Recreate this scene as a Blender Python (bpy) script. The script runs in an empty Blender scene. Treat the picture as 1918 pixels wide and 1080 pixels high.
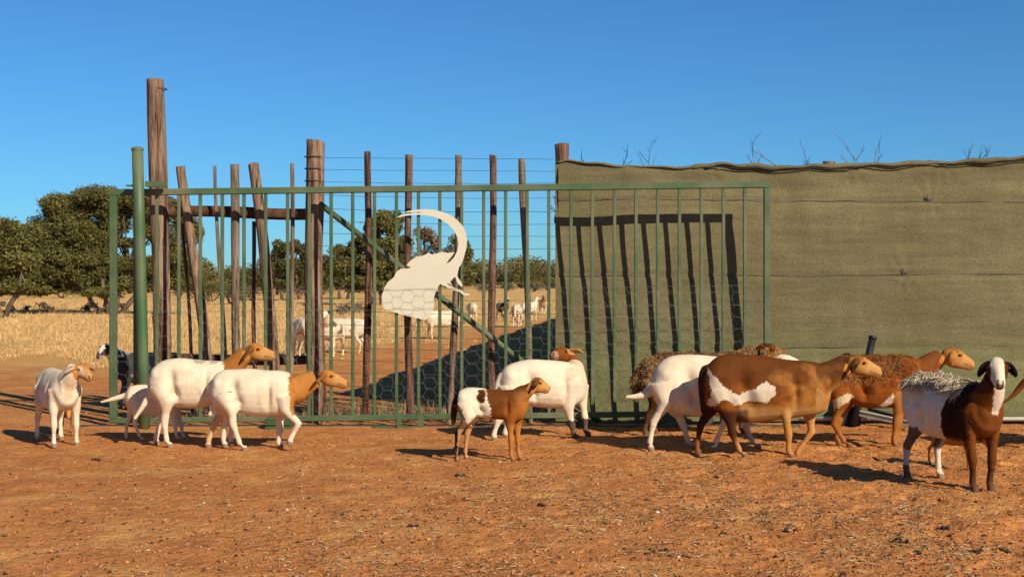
import bpy, bmesh, math, random
import numpy as np
from mathutils import Vector, Matrix

# ------------------------------------------------------------------ camera, sky, sun, exposure
F = 2635.0          # focal length in photo pixels (1918 wide)
HOR = 520.0         # horizon row
CAMH = 1.5
scene = bpy.context.scene
cam_d = bpy.data.cameras.new("camera")
cam = bpy.data.objects.new("camera", cam_d)
scene.collection.objects.link(cam)
cam_d.sensor_width = 36.0
cam_d.lens = 36.0 * F / 1918.0
cam_d.shift_y = -(540.0 - HOR) / 1918.0
cam_d.clip_start = 0.1
cam_d.clip_end = 6000
cam.location = (0, 0, CAMH)
cam.rotation_euler = (math.radians(90), 0, 0)
scene.camera = cam

SUN_EL = math.radians(31.5)
SUN_AZ = math.radians(141.0)          # clockwise from +Y
sun_dir = Vector((math.sin(SUN_AZ) * math.cos(SUN_EL), math.cos(SUN_AZ) * math.cos(SUN_EL), math.sin(SUN_EL)))
world = bpy.data.worlds.new("World")
scene.world = world
world.use_nodes = True
wn = world.node_tree.nodes
sky = wn.new("ShaderNodeTexSky")
sky.sky_type = 'NISHITA'
sky.sun_disc = False
sky.sun_elevation = SUN_EL
sky.sun_rotation = SUN_AZ
sky.altitude = 1200
sky.air_density = 1.0
sky.dust_density = 0.25
sky.ozone_density = 2.2
bg = wn["Background"]
bg.inputs[1].default_value = 0.070
tint = wn.new("ShaderNodeMix"); tint.data_type = 'RGBA'; tint.blend_type = 'MULTIPLY'
tint.inputs[0].default_value = 1.0
tint.inputs[7].default_value = (0.36, 0.82, 1.24, 1)      # clear, dry highveld blue
world.node_tree.links.new(sky.outputs[0], tint.inputs[6])
world.node_tree.links.new(tint.outputs[2], bg.inputs[0])

sun_l = bpy.data.lights.new("sun", 'SUN')
sun_l.energy = 5.0
sun_l.angle = math.radians(0.5)
sun_l.color = (1.0, 0.91, 0.76)
sun = bpy.data.objects.new("sun", sun_l)
scene.collection.objects.link(sun)
sun.rotation_euler = sun_dir.to_track_quat('Z', 'Y').to_euler()
sun.location = sun_dir * 50

vs = scene.view_settings
vs.view_transform = 'Standard'
vs.look = 'None'
vs.exposure = 0.2
vs.gamma = 1.0
vs.use_curve_mapping = False

# ------------------------------------------------------------------ helpers
C = scene.collection
R = random.Random(7)
NR = np.random.RandomState(11)

def W(px, py, Y):
    """the world point seen at photo pixel (px, py), Y metres away"""
    return ((px - 959.0) / F * Y, Y, CAMH - (py - HOR) / F * Y)

def ground_Y(py):
    return CAMH * F / (py - HOR)

def link(name, me, parent=None):
    o = bpy.data.objects.new(name, me)
    C.objects.link(o)
    if parent is not None:
        o.parent = parent
    return o

def tag(o, label=None, cat=None, group=None, kind=None):
    if label: o["label"] = label
    if cat: o["category"] = cat
    if group: o["group"] = group
    if kind: o["kind"] = kind
    return o

def empty(name, loc=(0, 0, 0), rz=0.0):
    o = bpy.data.objects.new(name, None)
    o.empty_display_size = 0.2
    C.objects.link(o)
    o.location = loc
    o.rotation_euler = (0, 0, rz)
    return o

class MB:
    def __init__(s):
        s.v = []; s.f = []
    def add(s, vs_, fs_):
        n = len(s.v)
        s.v.extend([tuple(p) for p in vs_])
        s.f.extend([tuple(i + n for i in f) for f in fs_])
    def box(s, x0, x1, y0, y1, z0, z1):
        s.add([(x0,y0,z0),(x1,y0,z0),(x1,y1,z0),(x0,y1,z0),(x0,y0,z1),(x1,y0,z1),(x1,y1,z1),(x0,y1,z1)],
              [(0,3,2,1),(4,5,6,7),(0,1,5,4),(1,2,6,5),(2,3,7,6),(3,0,4,7)])
    def tube(s, pts, rad, n=8, cap=True):
        pts = [Vector(p) for p in pts]
        m = len(pts)
        if not hasattr(rad, '__len__'): rad = [rad] * m
        base = len(s.v)
        ref = None
        for i, p in enumerate(pts):
            d = (pts[min(i+1, m-1)] - pts[max(i-1, 0)])
            if d.length < 1e-9: d = Vector((0,0,1))
            d.normalize()
            if ref is None:
                ref = Vector((1,0,0)) if abs(d.x) < 0.8 else Vector((0,1,0))
            a = (ref - d * ref.dot(d)).normalized(); ref = a
            b = d.cross(a)
            r = rad[i]
            ra, rb = r if hasattr(r, '__len__') else (r, r)
            for k in range(n):
                t = 2*math.pi*k/n
                s.v.append(tuple(p + a*(ra*math.cos(t)) + b*(rb*math.sin(t))))
        for i in range(m-1):
            for k in range(n):
                k2 = (k+1) % n
                s.f.append((base+i*n+k, base+i*n+k2, base+(i+1)*n+k2, base+(i+1)*n+k))
        if cap:
            s.f.append(tuple(base+k for k in range(n))[::-1])
            s.f.append(tuple(base+(m-1)*n+k for k in range(n)))
    def mesh(s, name, mat, smooth=False):
        me = bpy.data.meshes.new(name)
        me.from_pydata(s.v, [], s.f)
        if mat is not None: me.materials.append(mat)
        if smooth: me.polygons.foreach_set("use_smooth", [True]*len(me.polygons))
        me.update()
        return me
    def build(s, name, mat, parent=None, smooth=False):
        return link(name, s.mesh(name, mat, smooth), parent)

def np_mesh(name, verts, faces, mat, colors=None, smooth=False, attr="tint"):
    """verts (n,3), faces (m,k) with k = 3 or 4"""
    me = bpy.data.meshes.new(name)
    verts = np.asarray(verts, np.float32); faces = np.asarray(faces, np.int32)
    m, k = faces.shape
    me.vertices.add(len(verts)); me.vertices.foreach_set("co", verts.ravel())
    me.loops.add(m*k); me.loops.foreach_set("vertex_index", faces.ravel())
    me.polygons.add(m)
    me.polygons.foreach_set("loop_start", np.arange(0, m*k, k, dtype=np.int32))
    me.polygons.foreach_set("loop_total", np.full(m, k, np.int32))
    if smooth: me.polygons.foreach_set("use_smooth", np.ones(m, bool))
    me.update(calc_edges=True)
    if colors is not None:
        ca = me.color_attributes.new(attr, 'FLOAT_COLOR', 'POINT')
        cc = np.ones((len(verts), 4), np.float32); cc[:, :3] = colors
        ca.data.foreach_set("color", cc.ravel())
    me.materials.append(mat)
    return me

def vnoise(p, seed=0):
    """value noise in [-1,1]; p (n,2) or (n,3)"""
    p = np.asarray(p, float)
    i = np.floor(p).astype(np.int64); f = p - i
    f = f*f*(3-2*f)
    d = p.shape[1]
    out = np.zeros(len(p))
    for c in range(2**d):
        w = np.ones(len(p)); h = np.full(len(p), seed*7919+13, np.int64)
        for k in range(d):
            b = (c >> k) & 1
            w = w*(f[:,k] if b else 1-f[:,k])
            h = h*np.int64(374761393) + (i[:,k]+b)*np.int64(668265263)
            h ^= (h >> 13)
        h = (h*np.int64(1274126177)) & 0x7fffffff
        h ^= (h >> 16)
        out += w*((h & 0xffff)/32767.5-1)
    return out

def fbm(p, oct=4, seed=0, gain=0.5):
    a = 1.0; s = 0; p = np.asarray(p, float)
    for k in range(oct):
        s = s + a*vnoise(p*(2.0**k), seed+k); a *= gain
    return s

# ------------------------------------------------------------------ materials
def new_mat(name, rough=0.8, spec=0.2):
    m = bpy.data.materials.new(name); m.use_nodes = True
    b = m.node_tree.nodes["Principled BSDF"]
    b.inputs["Roughness"].default_value = rough
    b.inputs["Specular IOR Level"].default_value = spec
    return m, m.node_tree, b

def noise_node(nt, scale, detail=4, rough=0.55, vec=None, dist=0.0):
    n = nt.nodes.new("ShaderNodeTexNoise")
    n.inputs["Scale"].default_value = scale
    n.inputs["Detail"].default_value = detail
    n.inputs["Roughness"].default_value = rough
    n.inputs["Distortion"].default_value = dist
    if vec is not None: nt.links.new(vec, n.inputs["Vector"])
    return n

def ramp(nt, fac, stops):
    r = nt.nodes.new("ShaderNodeValToRGB")
    el = r.color_ramp.elements
    while len(el) < len(stops): el.new(0.5)
    for e, (p, c) in zip(el, stops):
        e.position = p; e.color = (*c, 1) if len(c) == 3 else c
    nt.links.new(fac, r.inputs[0])
    return r

def mix(nt, fac, a, b, mode='MIX'):
    n = nt.nodes.new("ShaderNodeMix"); n.data_type = 'RGBA'; n.blend_type = mode
    for val, idx in ((fac, 0), (a, 6), (b, 7)):
        if isinstance(val, bpy.types.NodeSocket): nt.links.new(val, n.inputs[idx])
        elif idx == 0: n.inputs[0].default_value = val
        else: n.inputs[idx].default_value = (*val, 1)
    return n.outputs[2]

def bump(nt, b, height, strength=0.4, dist=0.01):
    n = nt.nodes.new("ShaderNodeBump")
    n.inputs["Strength"].default_value = strength
    n.inputs["Distance"].default_value = dist
    nt.links.new(height, n.inputs["Height"])
    nt.links.new(n.outputs[0], b.inputs["Normal"])

def coords(nt, scale=(1,1,1), kind="Object"):
    t = nt.nodes.new("ShaderNodeTexCoord")
    mp = nt.nodes.new("ShaderNodeMapping")
    mp.inputs["Scale"].default_value = scale
    nt.links.new(t.outputs[kind], mp.inputs[0])
    return mp.outputs[0]

def attr_color(nt, name="tint"):
    a = nt.nodes.new("ShaderNodeAttribute"); a.attribute_name = name
    return a.outputs["Color"]

def mat_simple(name, col, rough=0.7, var=0.25, scale=6, bmp=0.2, spec=0.2):
    m, nt, b = new_mat(name, rough, spec)
    v = coords(nt)
    n = noise_node(nt, scale, 5, 0.6, v)
    lo = tuple(c*(1-var) for c in col); hi = tuple(min(1, c*(1+var)) for c in col)
    r = ramp(nt, n.outputs[0], [(0.3, lo), (0.7, hi)])
    nt.links.new(r.outputs[0], b.inputs["Base Color"])
    n2 = noise_node(nt, scale*8, 4, 0.6, v)
    bump(nt, b, n2.outputs[0], bmp, 0.006)
    return m

def mat_green_paint(name, col):
    m, nt, b = new_mat(name, 0.5, 0.35)
    v = coords(nt)
    n = noise_node(nt, 3.0, 6, 0.65, v)
    base = ramp(nt, n.outputs[0], [(0.3, tuple(c*0.8 for c in col)), (0.7, tuple(c*1.2 for c in col))])
    n2 = noise_node(nt, 22.0, 6, 0.7, v, 0.4)
    rust = ramp(nt, n2.outputs[0], [(0.59, (0,0,0)), (0.70, (1,1,1))])
    c1 = mix(nt, rust.outputs[0], base.outputs[0], (0.12, 0.075, 0.04))
    n3 = noise_node(nt, 1.3, 3, 0.6, v)
    dust = ramp(nt, n3.outputs[0], [(0.42, (0,0,0)), (0.75, (0.55,0.55,0.55))])
    c2 = mix(nt, dust.outputs[0], c1, (0.26, 0.21, 0.13))
    nt.links.new(c2, b.inputs["Base Color"])
    bump(nt, b, n2.outputs[0], 0.15, 0.002)
    return m

def mat_wood(name, a, bcol, dark):
    m, nt, b = new_mat(name, 0.85, 0.15)
    v = coords(nt, (26, 26, 1.5))
    n = noise_node(nt, 1.0, 6, 0.7, v, 0.5)
    base = ramp(nt, n.outputs[0], [(0.34, dark), (0.44, a), (0.56, bcol), (0.72, a)])
    v2 = coords(nt, (5, 5, 1.6))
    n2 = noise_node(nt, 1.0, 4, 0.6, v2)
    tone = ramp(nt, n2.outputs[0], [(0.3, (0.6,0.55,0.5)), (0.7, (1.15,1.12,1.1))])
    c = mix(nt, 1.0, base.outputs[0], tone.outputs[0], 'MULTIPLY')
    v3 = coords(nt, (90, 90, 3.0))
    n3 = noise_node(nt, 1.0, 5, 0.7, v3, 0.3)
    crack = ramp(nt, n3.outputs[0], [(0.36, (0.16,0.13,0.11)), (0.46, (1,1,1))])
    c = mix(nt, 1.0, c, crack.outputs[0], 'MULTIPLY')
    nt.links.new(c, b.inputs["Base Color"])
    bump(nt, b, n3.outputs[0], 0.9, 0.012)
    return m

M = {}
M['green'] = mat_green_paint("green_paint", (0.062, 0.105, 0.040))
M['green_post'] = mat_green_paint("green_post_paint", (0.050, 0.108, 0.036))
M['wood_brown'] = mat_wood("weathered_brown_wood", (0.1620, 0.0936, 0.0576), (0.3696, 0.2508, 0.1628), (0.0330, 0.0168, 0.0108))
M['wood_grey'] = mat_wood("weathered_grey_wood", (0.1584, 0.1116, 0.0720), (0.3168, 0.2464, 0.1672), (0.0420, 0.0270, 0.0180))
M['wood_red'] = mat_wood("red_brown_wood", (0.1152, 0.0576, 0.0360), (0.2464, 0.1408, 0.0924), (0.0270, 0.0132, 0.0090))
M['wood_dark'] = mat_wood("dark_stained_wood", (0.10, 0.048, 0.028), (0.17, 0.085, 0.05), (0.03, 0.015, 0.01))
M['wire'] = mat_simple("galvanised_wire", (0.16, 0.15, 0.13), 0.5, 0.3, 20, 0.0, 0.4)
M['wire_dark'] = mat_simple("rusty_wire", (0.07, 0.06, 0.05), 0.6, 0.3, 20, 0.0, 0.3)
M['emblem'] = mat_simple("cream_paint", (0.620,0.555,0.402), 0.45, 0.05, 2.0, 0.03, 0.35)
M['black'] = mat_simple("black_plastic", (0.012, 0.012, 0.013), 0.5, 0.3, 9, 0.1, 0.35)
M['pale_metal'] = mat_simple("pale_painted_steel", (0.42, 0.40, 0.30), 0.5, 0.2, 9, 0.1, 0.4)
M['hinge'] = mat_simple("dark_steel", (0.05, 0.05, 0.045), 0.45, 0.3, 12, 0.1, 0.5)

def mat_net():
    m, nt, b = new_mat("olive_shade_cloth", 0.9, 0.1)
    v = coords(nt)
    vk = coords(nt, (1, 1, 0.35))
    knit = noise_node(nt, 120, 3, 0.7, coords(nt, (1.0, 1.0, 0.45)))
    patch = noise_node(nt, 0.7, 5, 0.6, coords(nt, (1.0, 1.0, 1.6)))
    streak = noise_node(nt, 1.0, 4, 0.6, coords(nt, (1.2, 1.0, 14)))
    base = ramp(nt, patch.outputs[0], [(0.36, (0.134,0.112,0.053)), (0.7, (0.186,0.156,0.078))])
    k = ramp(nt, knit.outputs[0], [(0.32, (0.62,0.59,0.55)), (0.52, (1.0,1.0,1.0)), (0.70, (1.35,1.35,1.35))])
    c = mix(nt, 1.0, base.outputs[0], k.outputs[0], 'MULTIPLY')
    st = ramp(nt, streak.outputs[0], [(0.35, (0.88,0.88,0.88)), (0.65, (1.1,1.1,1.1))])
    c = mix(nt, 1.0, c, st.outputs[0], 'MULTIPLY')
    sep = nt.nodes.new("ShaderNodeSeparateXYZ"); t = nt.nodes.new("ShaderNodeTexCoord")
    nt.links.new(t.outputs["Object"], sep.inputs[0])
    # the lower width of cloth is a greener, newer roll
    low = ramp(nt, sep.outputs[2], [(0.55, (1,1,1)), (1.0, (0,0,0))])
    c = mix(nt, low.outputs[0], c, mix(nt, 1.0, c, (0.94, 1.10, 0.98), 'MULTIPLY'))
    nt.links.new(c, b.inputs["Base Color"])
    bump(nt, b, knit.outputs[0], 0.55, 0.006)
    return m
M['net'] = mat_net()

def mat_ground():
    m, nt, b = new_mat("red_soil_and_straw", 0.95, 0.05)
    v = coords(nt)
    big = noise_node(nt, 0.45, 4, 0.55, v)
    mid = noise_node(nt, 3.2, 5, 0.6, v)
    fine = noise_node(nt, 38, 4, 0.7, v)
    soil = ramp(nt, big.outputs[0], [(0.3, (0.500,0.190,0.057)), (0.7, (0.630,0.254,0.078))])
    s2 = ramp(nt, mid.outputs[0], [(0.3, (0.82,0.80,0.78)), (0.7, (1.14,1.12,1.1))])
    c = mix(nt, 1.0, soil.outputs[0], s2.outputs[0], 'MULTIPLY')
    grain = ramp(nt, fine.outputs[0], [(0.33, (0.52,0.46,0.42)), (0.44, (1,1,1)), (0.66, (1.1,1.1,1.08)), (0.80, (1.3,1.3,1.25))])
    c = mix(nt, 1.0, c, grain.outputs[0], 'MULTIPLY')
    straw = ramp(nt, noise_node(nt, 0.35, 6, 0.7, v).outputs[0], [(0.3, (0.550,0.291,0.086)), (0.55, (0.680,0.407,0.135)), (0.75, (0.700,0.481,0.213))])
    a = nt.nodes.new("ShaderNodeAttribute"); a.attribute_name = "straw"
    ns = noise_node(nt, 1.6, 6, 0.7, v)
    add = nt.nodes.new("ShaderNodeMath"); add.operation = 'ADD'
    nt.links.new(a.outputs["Fac"], add.inputs[0]); nt.links.new(ns.outputs[0], add.inputs[1])
    fac = ramp(nt, add.outputs[0], [(0.62, (0,0,0)), (0.98, (1,1,1))])
    c = mix(nt, fac.outputs[0], c, straw.outputs[0])
    nt.links.new(c, b.inputs["Base Color"])
    h = nt.nodes.new("ShaderNodeMath"); h.operation = 'MULTIPLY_ADD'
    n4 = noise_node(nt, 13, 5, 0.65, v)
    nt.links.new(fine.outputs[0], h.inputs[0]); h.inputs[1].default_value = 0.5; nt.links.new(n4.outputs[0], h.inputs[2])
    bump(nt, b, h.outputs[0], 0.9, 0.045)
    return m
M['ground'] = mat_ground()

def mat_tint(name, rough=0.85, var=0.2, scale=20, transl=0.0, bmp=0.0):
    m, nt, b = new_mat(name, rough, 0.12)
    col = attr_color(nt)
    n = noise_node(nt, scale, 3, 0.6, coords(nt))
    t = ramp(nt, n.outputs[0], [(0.3, (1-var,)*3), (0.7, (1+var,)*3)])
    c = mix(nt, 1.0, col, t.outputs[0], 'MULTIPLY')
    nt.links.new(c, b.inputs["Base Color"])
    if bmp: bump(nt, b, n.outputs[0], bmp, 0.006)
    if transl:
        tr = nt.nodes.new("ShaderNodeBsdfTranslucent"); nt.links.new(c, tr.inputs[0])
        mx = nt.nodes.new("ShaderNodeMixShader"); mx.inputs[0].default_value = transl
        nt.links.new(b.outputs[0], mx.inputs[1]); nt.links.new(tr.outputs[0], mx.inputs[2])
        nt.links.new(mx.outputs[0], nt.nodes["Material Output"].inputs[0])
    return m
M['leaf'] = mat_tint("thorn_tree_leaves", 0.8, 0.15, 3, 0.25)
M['bark'] = mat_simple("thorn_tree_bark", (0.13, 0.095, 0.065), 0.9, 0.4, 5, 0.5)
M['grass'] = mat_tint("dry_grass", 0.85, 0.15, 2, 0.2)
M['litter'] = mat_tint("soil_clods_and_twigs", 0.95, 0.2, 40)
M['twig'] = mat_simple("dead_twig", (0.17, 0.12, 0.08), 0.9, 0.3, 20, 0.2)

def mat_coat():
    m, nt, b = new_mat("sheep_coat", 0.7, 0.06)
    col = attr_color(nt, "coat")
    v = coords(nt, (1, 1, 1))
    hair = noise_node(nt, 1.0, 4, 0.7, coords(nt, (42, 42, 95)), 0.6)
    blot = noise_node(nt, 5.0, 5, 0.6, v)
    t = ramp(nt, hair.outputs[0], [(0.3, (0.89,0.87,0.85)), (0.6, (1.05,1.05,1.05))])
    t2 = ramp(nt, blot.outputs[0], [(0.3, (0.93,0.91,0.88)), (0.65, (1.03,1.03,1.03))])
    c = mix(nt, 1.0, col, t.outputs[0], 'MULTIPLY')
    c = mix(nt, 1.0, c, t2.outputs[0], 'MULTIPLY')
    nt.links.new(c, b.inputs["Base Color"])
    b.inputs["Sheen Weight"].default_value = 0.0
    b.inputs["Sheen Roughness"].default_value = 0.5
    n2 = noise_node(nt, 9.0, 4, 0.6, v)
    h = nt.nodes.new("ShaderNodeMath"); h.operation = 'MULTIPLY_ADD'
    nt.links.new(n2.outputs[0], h.inputs[0]); h.inputs[1].default_value = 2.5; nt.links.new(hair.outputs[0], h.inputs[2])
    bump(nt, b, h.outputs[0], 0.14, 0.010)
    return m
M['coat'] = mat_coat()
M['wool'] = mat_tint("wool_strands", 0.9, 0.15, 30)
M['eye'], _nt, _b = new_mat("eye_glass", 0.15, 0.6)
_b.inputs["Base Color"].default_value = (0.012, 0.008, 0.005, 1)

# ------------------------------------------------------------------ the ground
def spaced(lo, hi, fine_lo, fine_hi, step, grow):
    mid = list(np.arange(fine_lo, fine_hi + step*0.5, step))
    up = []; s = step; x = mid[-1]
    while x < hi:
        s *= grow; x += s; up.append(x)
    dn = []; s = step; x = mid[0]
    while x > lo:
        s *= grow; x -= s; dn.append(x)
    return np.array(dn[::-1] + mid + up)

def straw_at(x, y):
    """how grassy the ground is (0 bare soil, 1 straw)"""
    wob = fbm(np.stack([x*0.12, y*0.12], 1), 3, 5)*4.0
    edge = np.where(x < -4.5, 19.5, 19.5 + (x + 4.5)*4.4) + wob*.7
    edge = np.minimum(edge, 58)
    s = np.clip((y - edge)/17.0, 0, 1)*0.62 + 0.12
    return s

def ground_z(x, y):
    p = np.stack([x, y], 1)
    near = np.clip((34 - y)/14.0, 0, 1)
    warp = p + 0.06*np.stack([vnoise(p*6, 31), vnoise(p*6, 32)], 1)
    z = 0.008*fbm(warp*4.0, 3, 1) + 0.007*vnoise(warp*11.0, 9)
    # hoof pits
    pit = vnoise(warp*np.array([8.0, 6.0]), 21)
    z -= 0.045*np.clip(pit - 0.28, 0, 1)
    pit2 = vnoise(warp*np.array([15.0, 12.0])+7, 23)
    z -= 0.030*np.clip(pit2 - 0.33, 0, 1)
    churn = np.clip((x + 3.0)/6.0, 0.35, 1.0)*np.clip((15 - y)/4 + .6, .45, 1.25)
    z = z*churn*near - 0.004
    # old wheel ruts sweeping across the near left
    for off in (0.0, 1.35):
        cx = -1.2 + (9.0-y)*0.55 + 0.10*(9.0-y)**2 + off
        dd = (x-cx)
        w_ = np.exp(-(dd/0.13)**2)*np.clip((12.5-y)/2.5, 0, 1)
        z = z*(1-0.55*w_) - 0.016*w_ + 0.007*np.exp(-((np.abs(dd)-0.24)/0.08)**2)*np.clip((12.5-y)/2.5, 0, 1)
    z += 0.03*fbm(p*0.1, 2, 40)*np.clip((y-17)/10, 0, 1)
    return z

xs = spaced(-1500, 1500, -6.0, 6.0, 0.032, 1.09)
ys = spaced(-200, 4500, 5.4, 15.5, 0.032, 1.055)
gx, gy = np.meshgrid(xs, ys)
gx = gx.ravel(); gy = gy.ravel()
gz = ground_z(gx, gy)
nx, ny = len(xs), len(ys)
ii = (np.arange(ny-1)[:, None]*nx + np.arange(nx-1)[None, :]).ravel()
gf = np.stack([ii, ii+1, ii+1+nx, ii+nx], 1)
gme = np_mesh("ground", np.stack([gx, gy, gz], 1), gf, M['ground'], smooth=True)
at = gme.attributes.new("straw", 'FLOAT', 'POINT')
at.data.foreach_set("value", straw_at(gx, gy).astype(np.float32))
ground = link("ground", gme)
tag(ground, "bare trampled red soil running into straw-coloured grassland", "ground", kind="structure")

# ------------------------------------------------------------------ sliding gate
GY = 14.27                       # front of the gate
PPM = F/GY
def gx_(px): return (px - 959.0)/F*GY
def gz_(py): return CAMH - (py - HOR)/F*GY
SHEAR = 15.0/1235.0
def shear(x): return (x - gx_(820))*SHEAR

gate = empty("sliding_gate", (gx_(820), GY, 0))
tag(gate, "long green barred steel sliding gate carrying a cream elephant emblem", "gate")
def gpart(name, mb, mat, smooth=False):
    ox, oy = gx_(820), GY
    mb.v = [(x-ox, y-oy, z) for (x, y, z) in mb.v]
    return mb.build(name, mat, gate, smooth)

def chamfer_bar(mb, x0, x1, y0, y1, z00, z01, z10, z11, c=0.006):
    """upright prism, chamfered edges; z00.. bottom-left, bottom-right, top-left, top-right"""
    sec = [(x0+c,y0),(x1-c,y0),(x1,y0+c),(x1,y1-c),(x1-c,y1),(x0+c,y1),(x0,y1-c),(x0,y0+c)]
    n = len(sec); L = x1-x0
    vs_ = [(x, y, z00+(z01-z00)*(x-x0)/L) for x, y in sec] + [(x, y, z10+(z11-z10)*(x-x0)/L) for x, y in sec]
    fs_ = [(k, (k+1)%n, n+(k+1)%n, n+k) for k in range(n)] + [tuple(range(n))[::-1], tuple(range(n, 2*n))]
    mb.add(vs_, fs_)

def rail(xa, xb, zc, h, y0, y1, c=0.007):
    mb = MB()
    za, zb = zc+shear(xa), zc+shear(xb)
    def ring(x, z):
        return [(x,y0+c,z-h),(x,y1-c,z-h),(x,y1,z-h+c),(x,y1,z+h-c),(x,y1-c,z+h),(x,y0+c,z+h),(x,y0,z+h-c),(x,y0,z-h+c)]
    n = 8
    mb.add(ring(xa, za)+ring(xb, zb), [(k, n+k, n+(k+1)%n, (k+1)%n) for k in range(n)] + [tuple(range(n)), tuple(range(n, 2*n))[::-1]])
    return mb

XL, XR = gx_(204), gx_(1443)
ZT, ZB = gz_(353.0), gz_(780.5)
gpart("top_rail", rail(XL, XR, ZT, 0.033, GY, GY+0.06), M['green'])
gpart("bottom_rail", rail(XL, XR, ZB, 0.028, GY, GY+0.06), M['green'])
for (a, b_) in ((204, 218), (1431, 1443)):
    mb = MB(); x0, x1 = gx_(a), gx_(b_)
    chamfer_bar(mb, x0+0.002, x1-0.002, GY-0.003, GY+0.057, ZB+0.028+shear(x0), ZB+0.028+shear(x1), ZT-0.033+shear(x0), ZT-0.033+shear(x1))
    gpart("stile", mb, M['green'])
bar_px = [211 + (1437-211)/30.0*k for k in range(1, 30)]
for p in bar_px:
    mb = MB(); x = gx_(p) + R.uniform(-.003, .003); w = 0.0165
    chamfer_bar(mb, x-w, x+w, GY+0.012, GY+0.046, ZB+0.028+shear(x), ZB+0.028+shear(x), ZT-0.033+shear(x), ZT-0.033+shear(x), 0.005)
    gpart("bar", mb, M['green'])

# chicken wire on the lower half, tied in front of the bars
mb = MB()
px_, pz_ = 0.215, 0.127
z_top, z_bot = gz_(541), ZB+0.02
def hexwire(mb, xa, xb, zb, zt, y, rr=0.00095):
    nr = int((zt-zb)/(pz_/2)); nc = int((xb-xa)/px_)
    rg = random.Random(3)
    def nd(i, j, s):
        q = random.Random(i*9176+j*131+s)
        x = xa + (i + (0.5 if j % 2 else 0.0))*px_ + s*0.036
        z = zt - j*pz_/2
        return (min(max(x+q.uniform(-.012, .012), xa), xb), y+q.uniform(-.006, .006), z+q.uniform(-.009, .009)+shear(x))
    for j in range(nr+1):
        for i in range(nc+1):
            a = nd(i, j, -1); b_ = nd(i, j, 1)
            mb.tube([a, b_], rr*1.35, 3, False)
            if j < nr:
                if j % 2 == 0:
                    mb.tube([a, nd(i-1, j+1, 1)], rr, 3, False); mb.tube([b_, nd(i, j+1, -1)], rr, 3, False)
                else:
                    mb.tube([a, nd(i, j+1, 1)], rr, 3, False); mb.tube([b_, nd(i+1, j+1, -1)], rr, 3, False)
    for zz in (zt, gz_(578)):
        pts = [(x, y+R.uniform(-.004, .004), zz+shear(x)+R.uniform(-.008, .008)) for x in np.arange(xa, xb+.01, .1)]
        mb.tube(pts, rr*1.4, 4, False)
hexwire(mb, XL+0.03, XR-0.02, z_bot, z_top, GY-0.022)
gpart("chicken_wire", mb, M['wire'])

# elephant emblem cut from plate
def em(p): return (gx_(700+p[0]/4.695), gz_(380+p[1]/4.695))
outline = [(200,132),(235,108),(290,96),(340,90),(425,86),(432,79),(340,82),(265,88),(300,72),(345,64),(390,58),(460,55),(540,62),(610,80),(680,110),(740,155),
 (785,205),(812,265),(822,335),(815,400),(800,450),(787,500),(770,540),(752,562),(742,600),(732,640),(750,668),(770,695),(781,722),(778,738),(752,722),(732,690),(718,652),(705,656),
 (690,672),(672,692),(690,722),(660,708),(640,706),(672,728),(720,750),(770,766),(786,776),(788,788),(815,792),(850,801),(830,812),(800,814),(775,800),(764,783),(700,768),(640,738),(585,712),
 (565,738),(545,785),(530,830),(535,900),(522,940),(490,970),(470,1008),(450,1030),(400,1016),(330,1000),(260,985),(200,965),(140,950),(95,930),
 (72,885),(72,820),(92,750),(128,692),(178,652),(198,607),(240,577),(300,577),(330,566),(288,547),(312,520),(330,500),(356,488),(380,470),(412,468),(440,460),(470,446),(485,436),(500,448),(520,452),(560,442),
 (585,432),(610,430),(650,440),(712,430),(690,465),(660,500),(638,531),(668,520),(705,480),(735,420),(745,360),(735,300),(705,240),(660,190),(600,150),(540,125),(470,110),(390,105),(330,108),(270,115)]
bm = bmesh.new()
ox, oy = gx_(820), GY
fr = [bm.verts.new((em(p)[0]-ox, -0.010, em(p)[1])) for p in outline]
from mathutils.geometry import tessellate_polygon
for tri in tessellate_polygon([[Vector((v.co.x, v.co.z, 0)) for v in fr]]):
    try: bm.faces.new([fr[i] for i in tri])
    except ValueError: pass
bmesh.ops.recalc_face_normals(bm, faces=bm.faces[:])
ret = bmesh.ops.extrude_face_region(bm, geom=bm.faces[:])
for v in [g for g in ret['geom'] if isinstance(g, bmesh.types.BMVert)]: v.co.y += 0.005
bmesh.ops.recalc_face_normals(bm, faces=bm.faces[:])
me = bpy.data.meshes.new("elephant_emblem"); bm.to_mesh(me); bm.free(); me.materials.append(M['emblem'])
eo = link("elephant_emblem", me, gate)
eo["label"] = "cream steel elephant silhouette with raised trunk"
# two wheels under the gate
for p in (330, 1330):
    mb = MB(); x = gx_(p)
    mb.tube([(x, GY+0.018, 0.045+shear(x)*0.4), (x, GY+0.042, 0.045+shear(x)*0.4)], 0.042, 20)
    gpart("wheel", mb, M['hinge'])

# ground track of the gate
mb = MB()
pts = [(x, GY+0.03, 0.001) for x in np.arange(gx_(150), gx_(1500), 0.5)]
for a, b_ in zip(pts[:-1], pts[1:]):
    pass
mb.box(gx_(150), gx_(1500), GY+0.012, GY+0.048, -0.03, 0.006)
tr = mb.build("gate_track", M['hinge'])
tag(tr, "low dark steel track on the soil under the sliding gate", "gate track")

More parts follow.
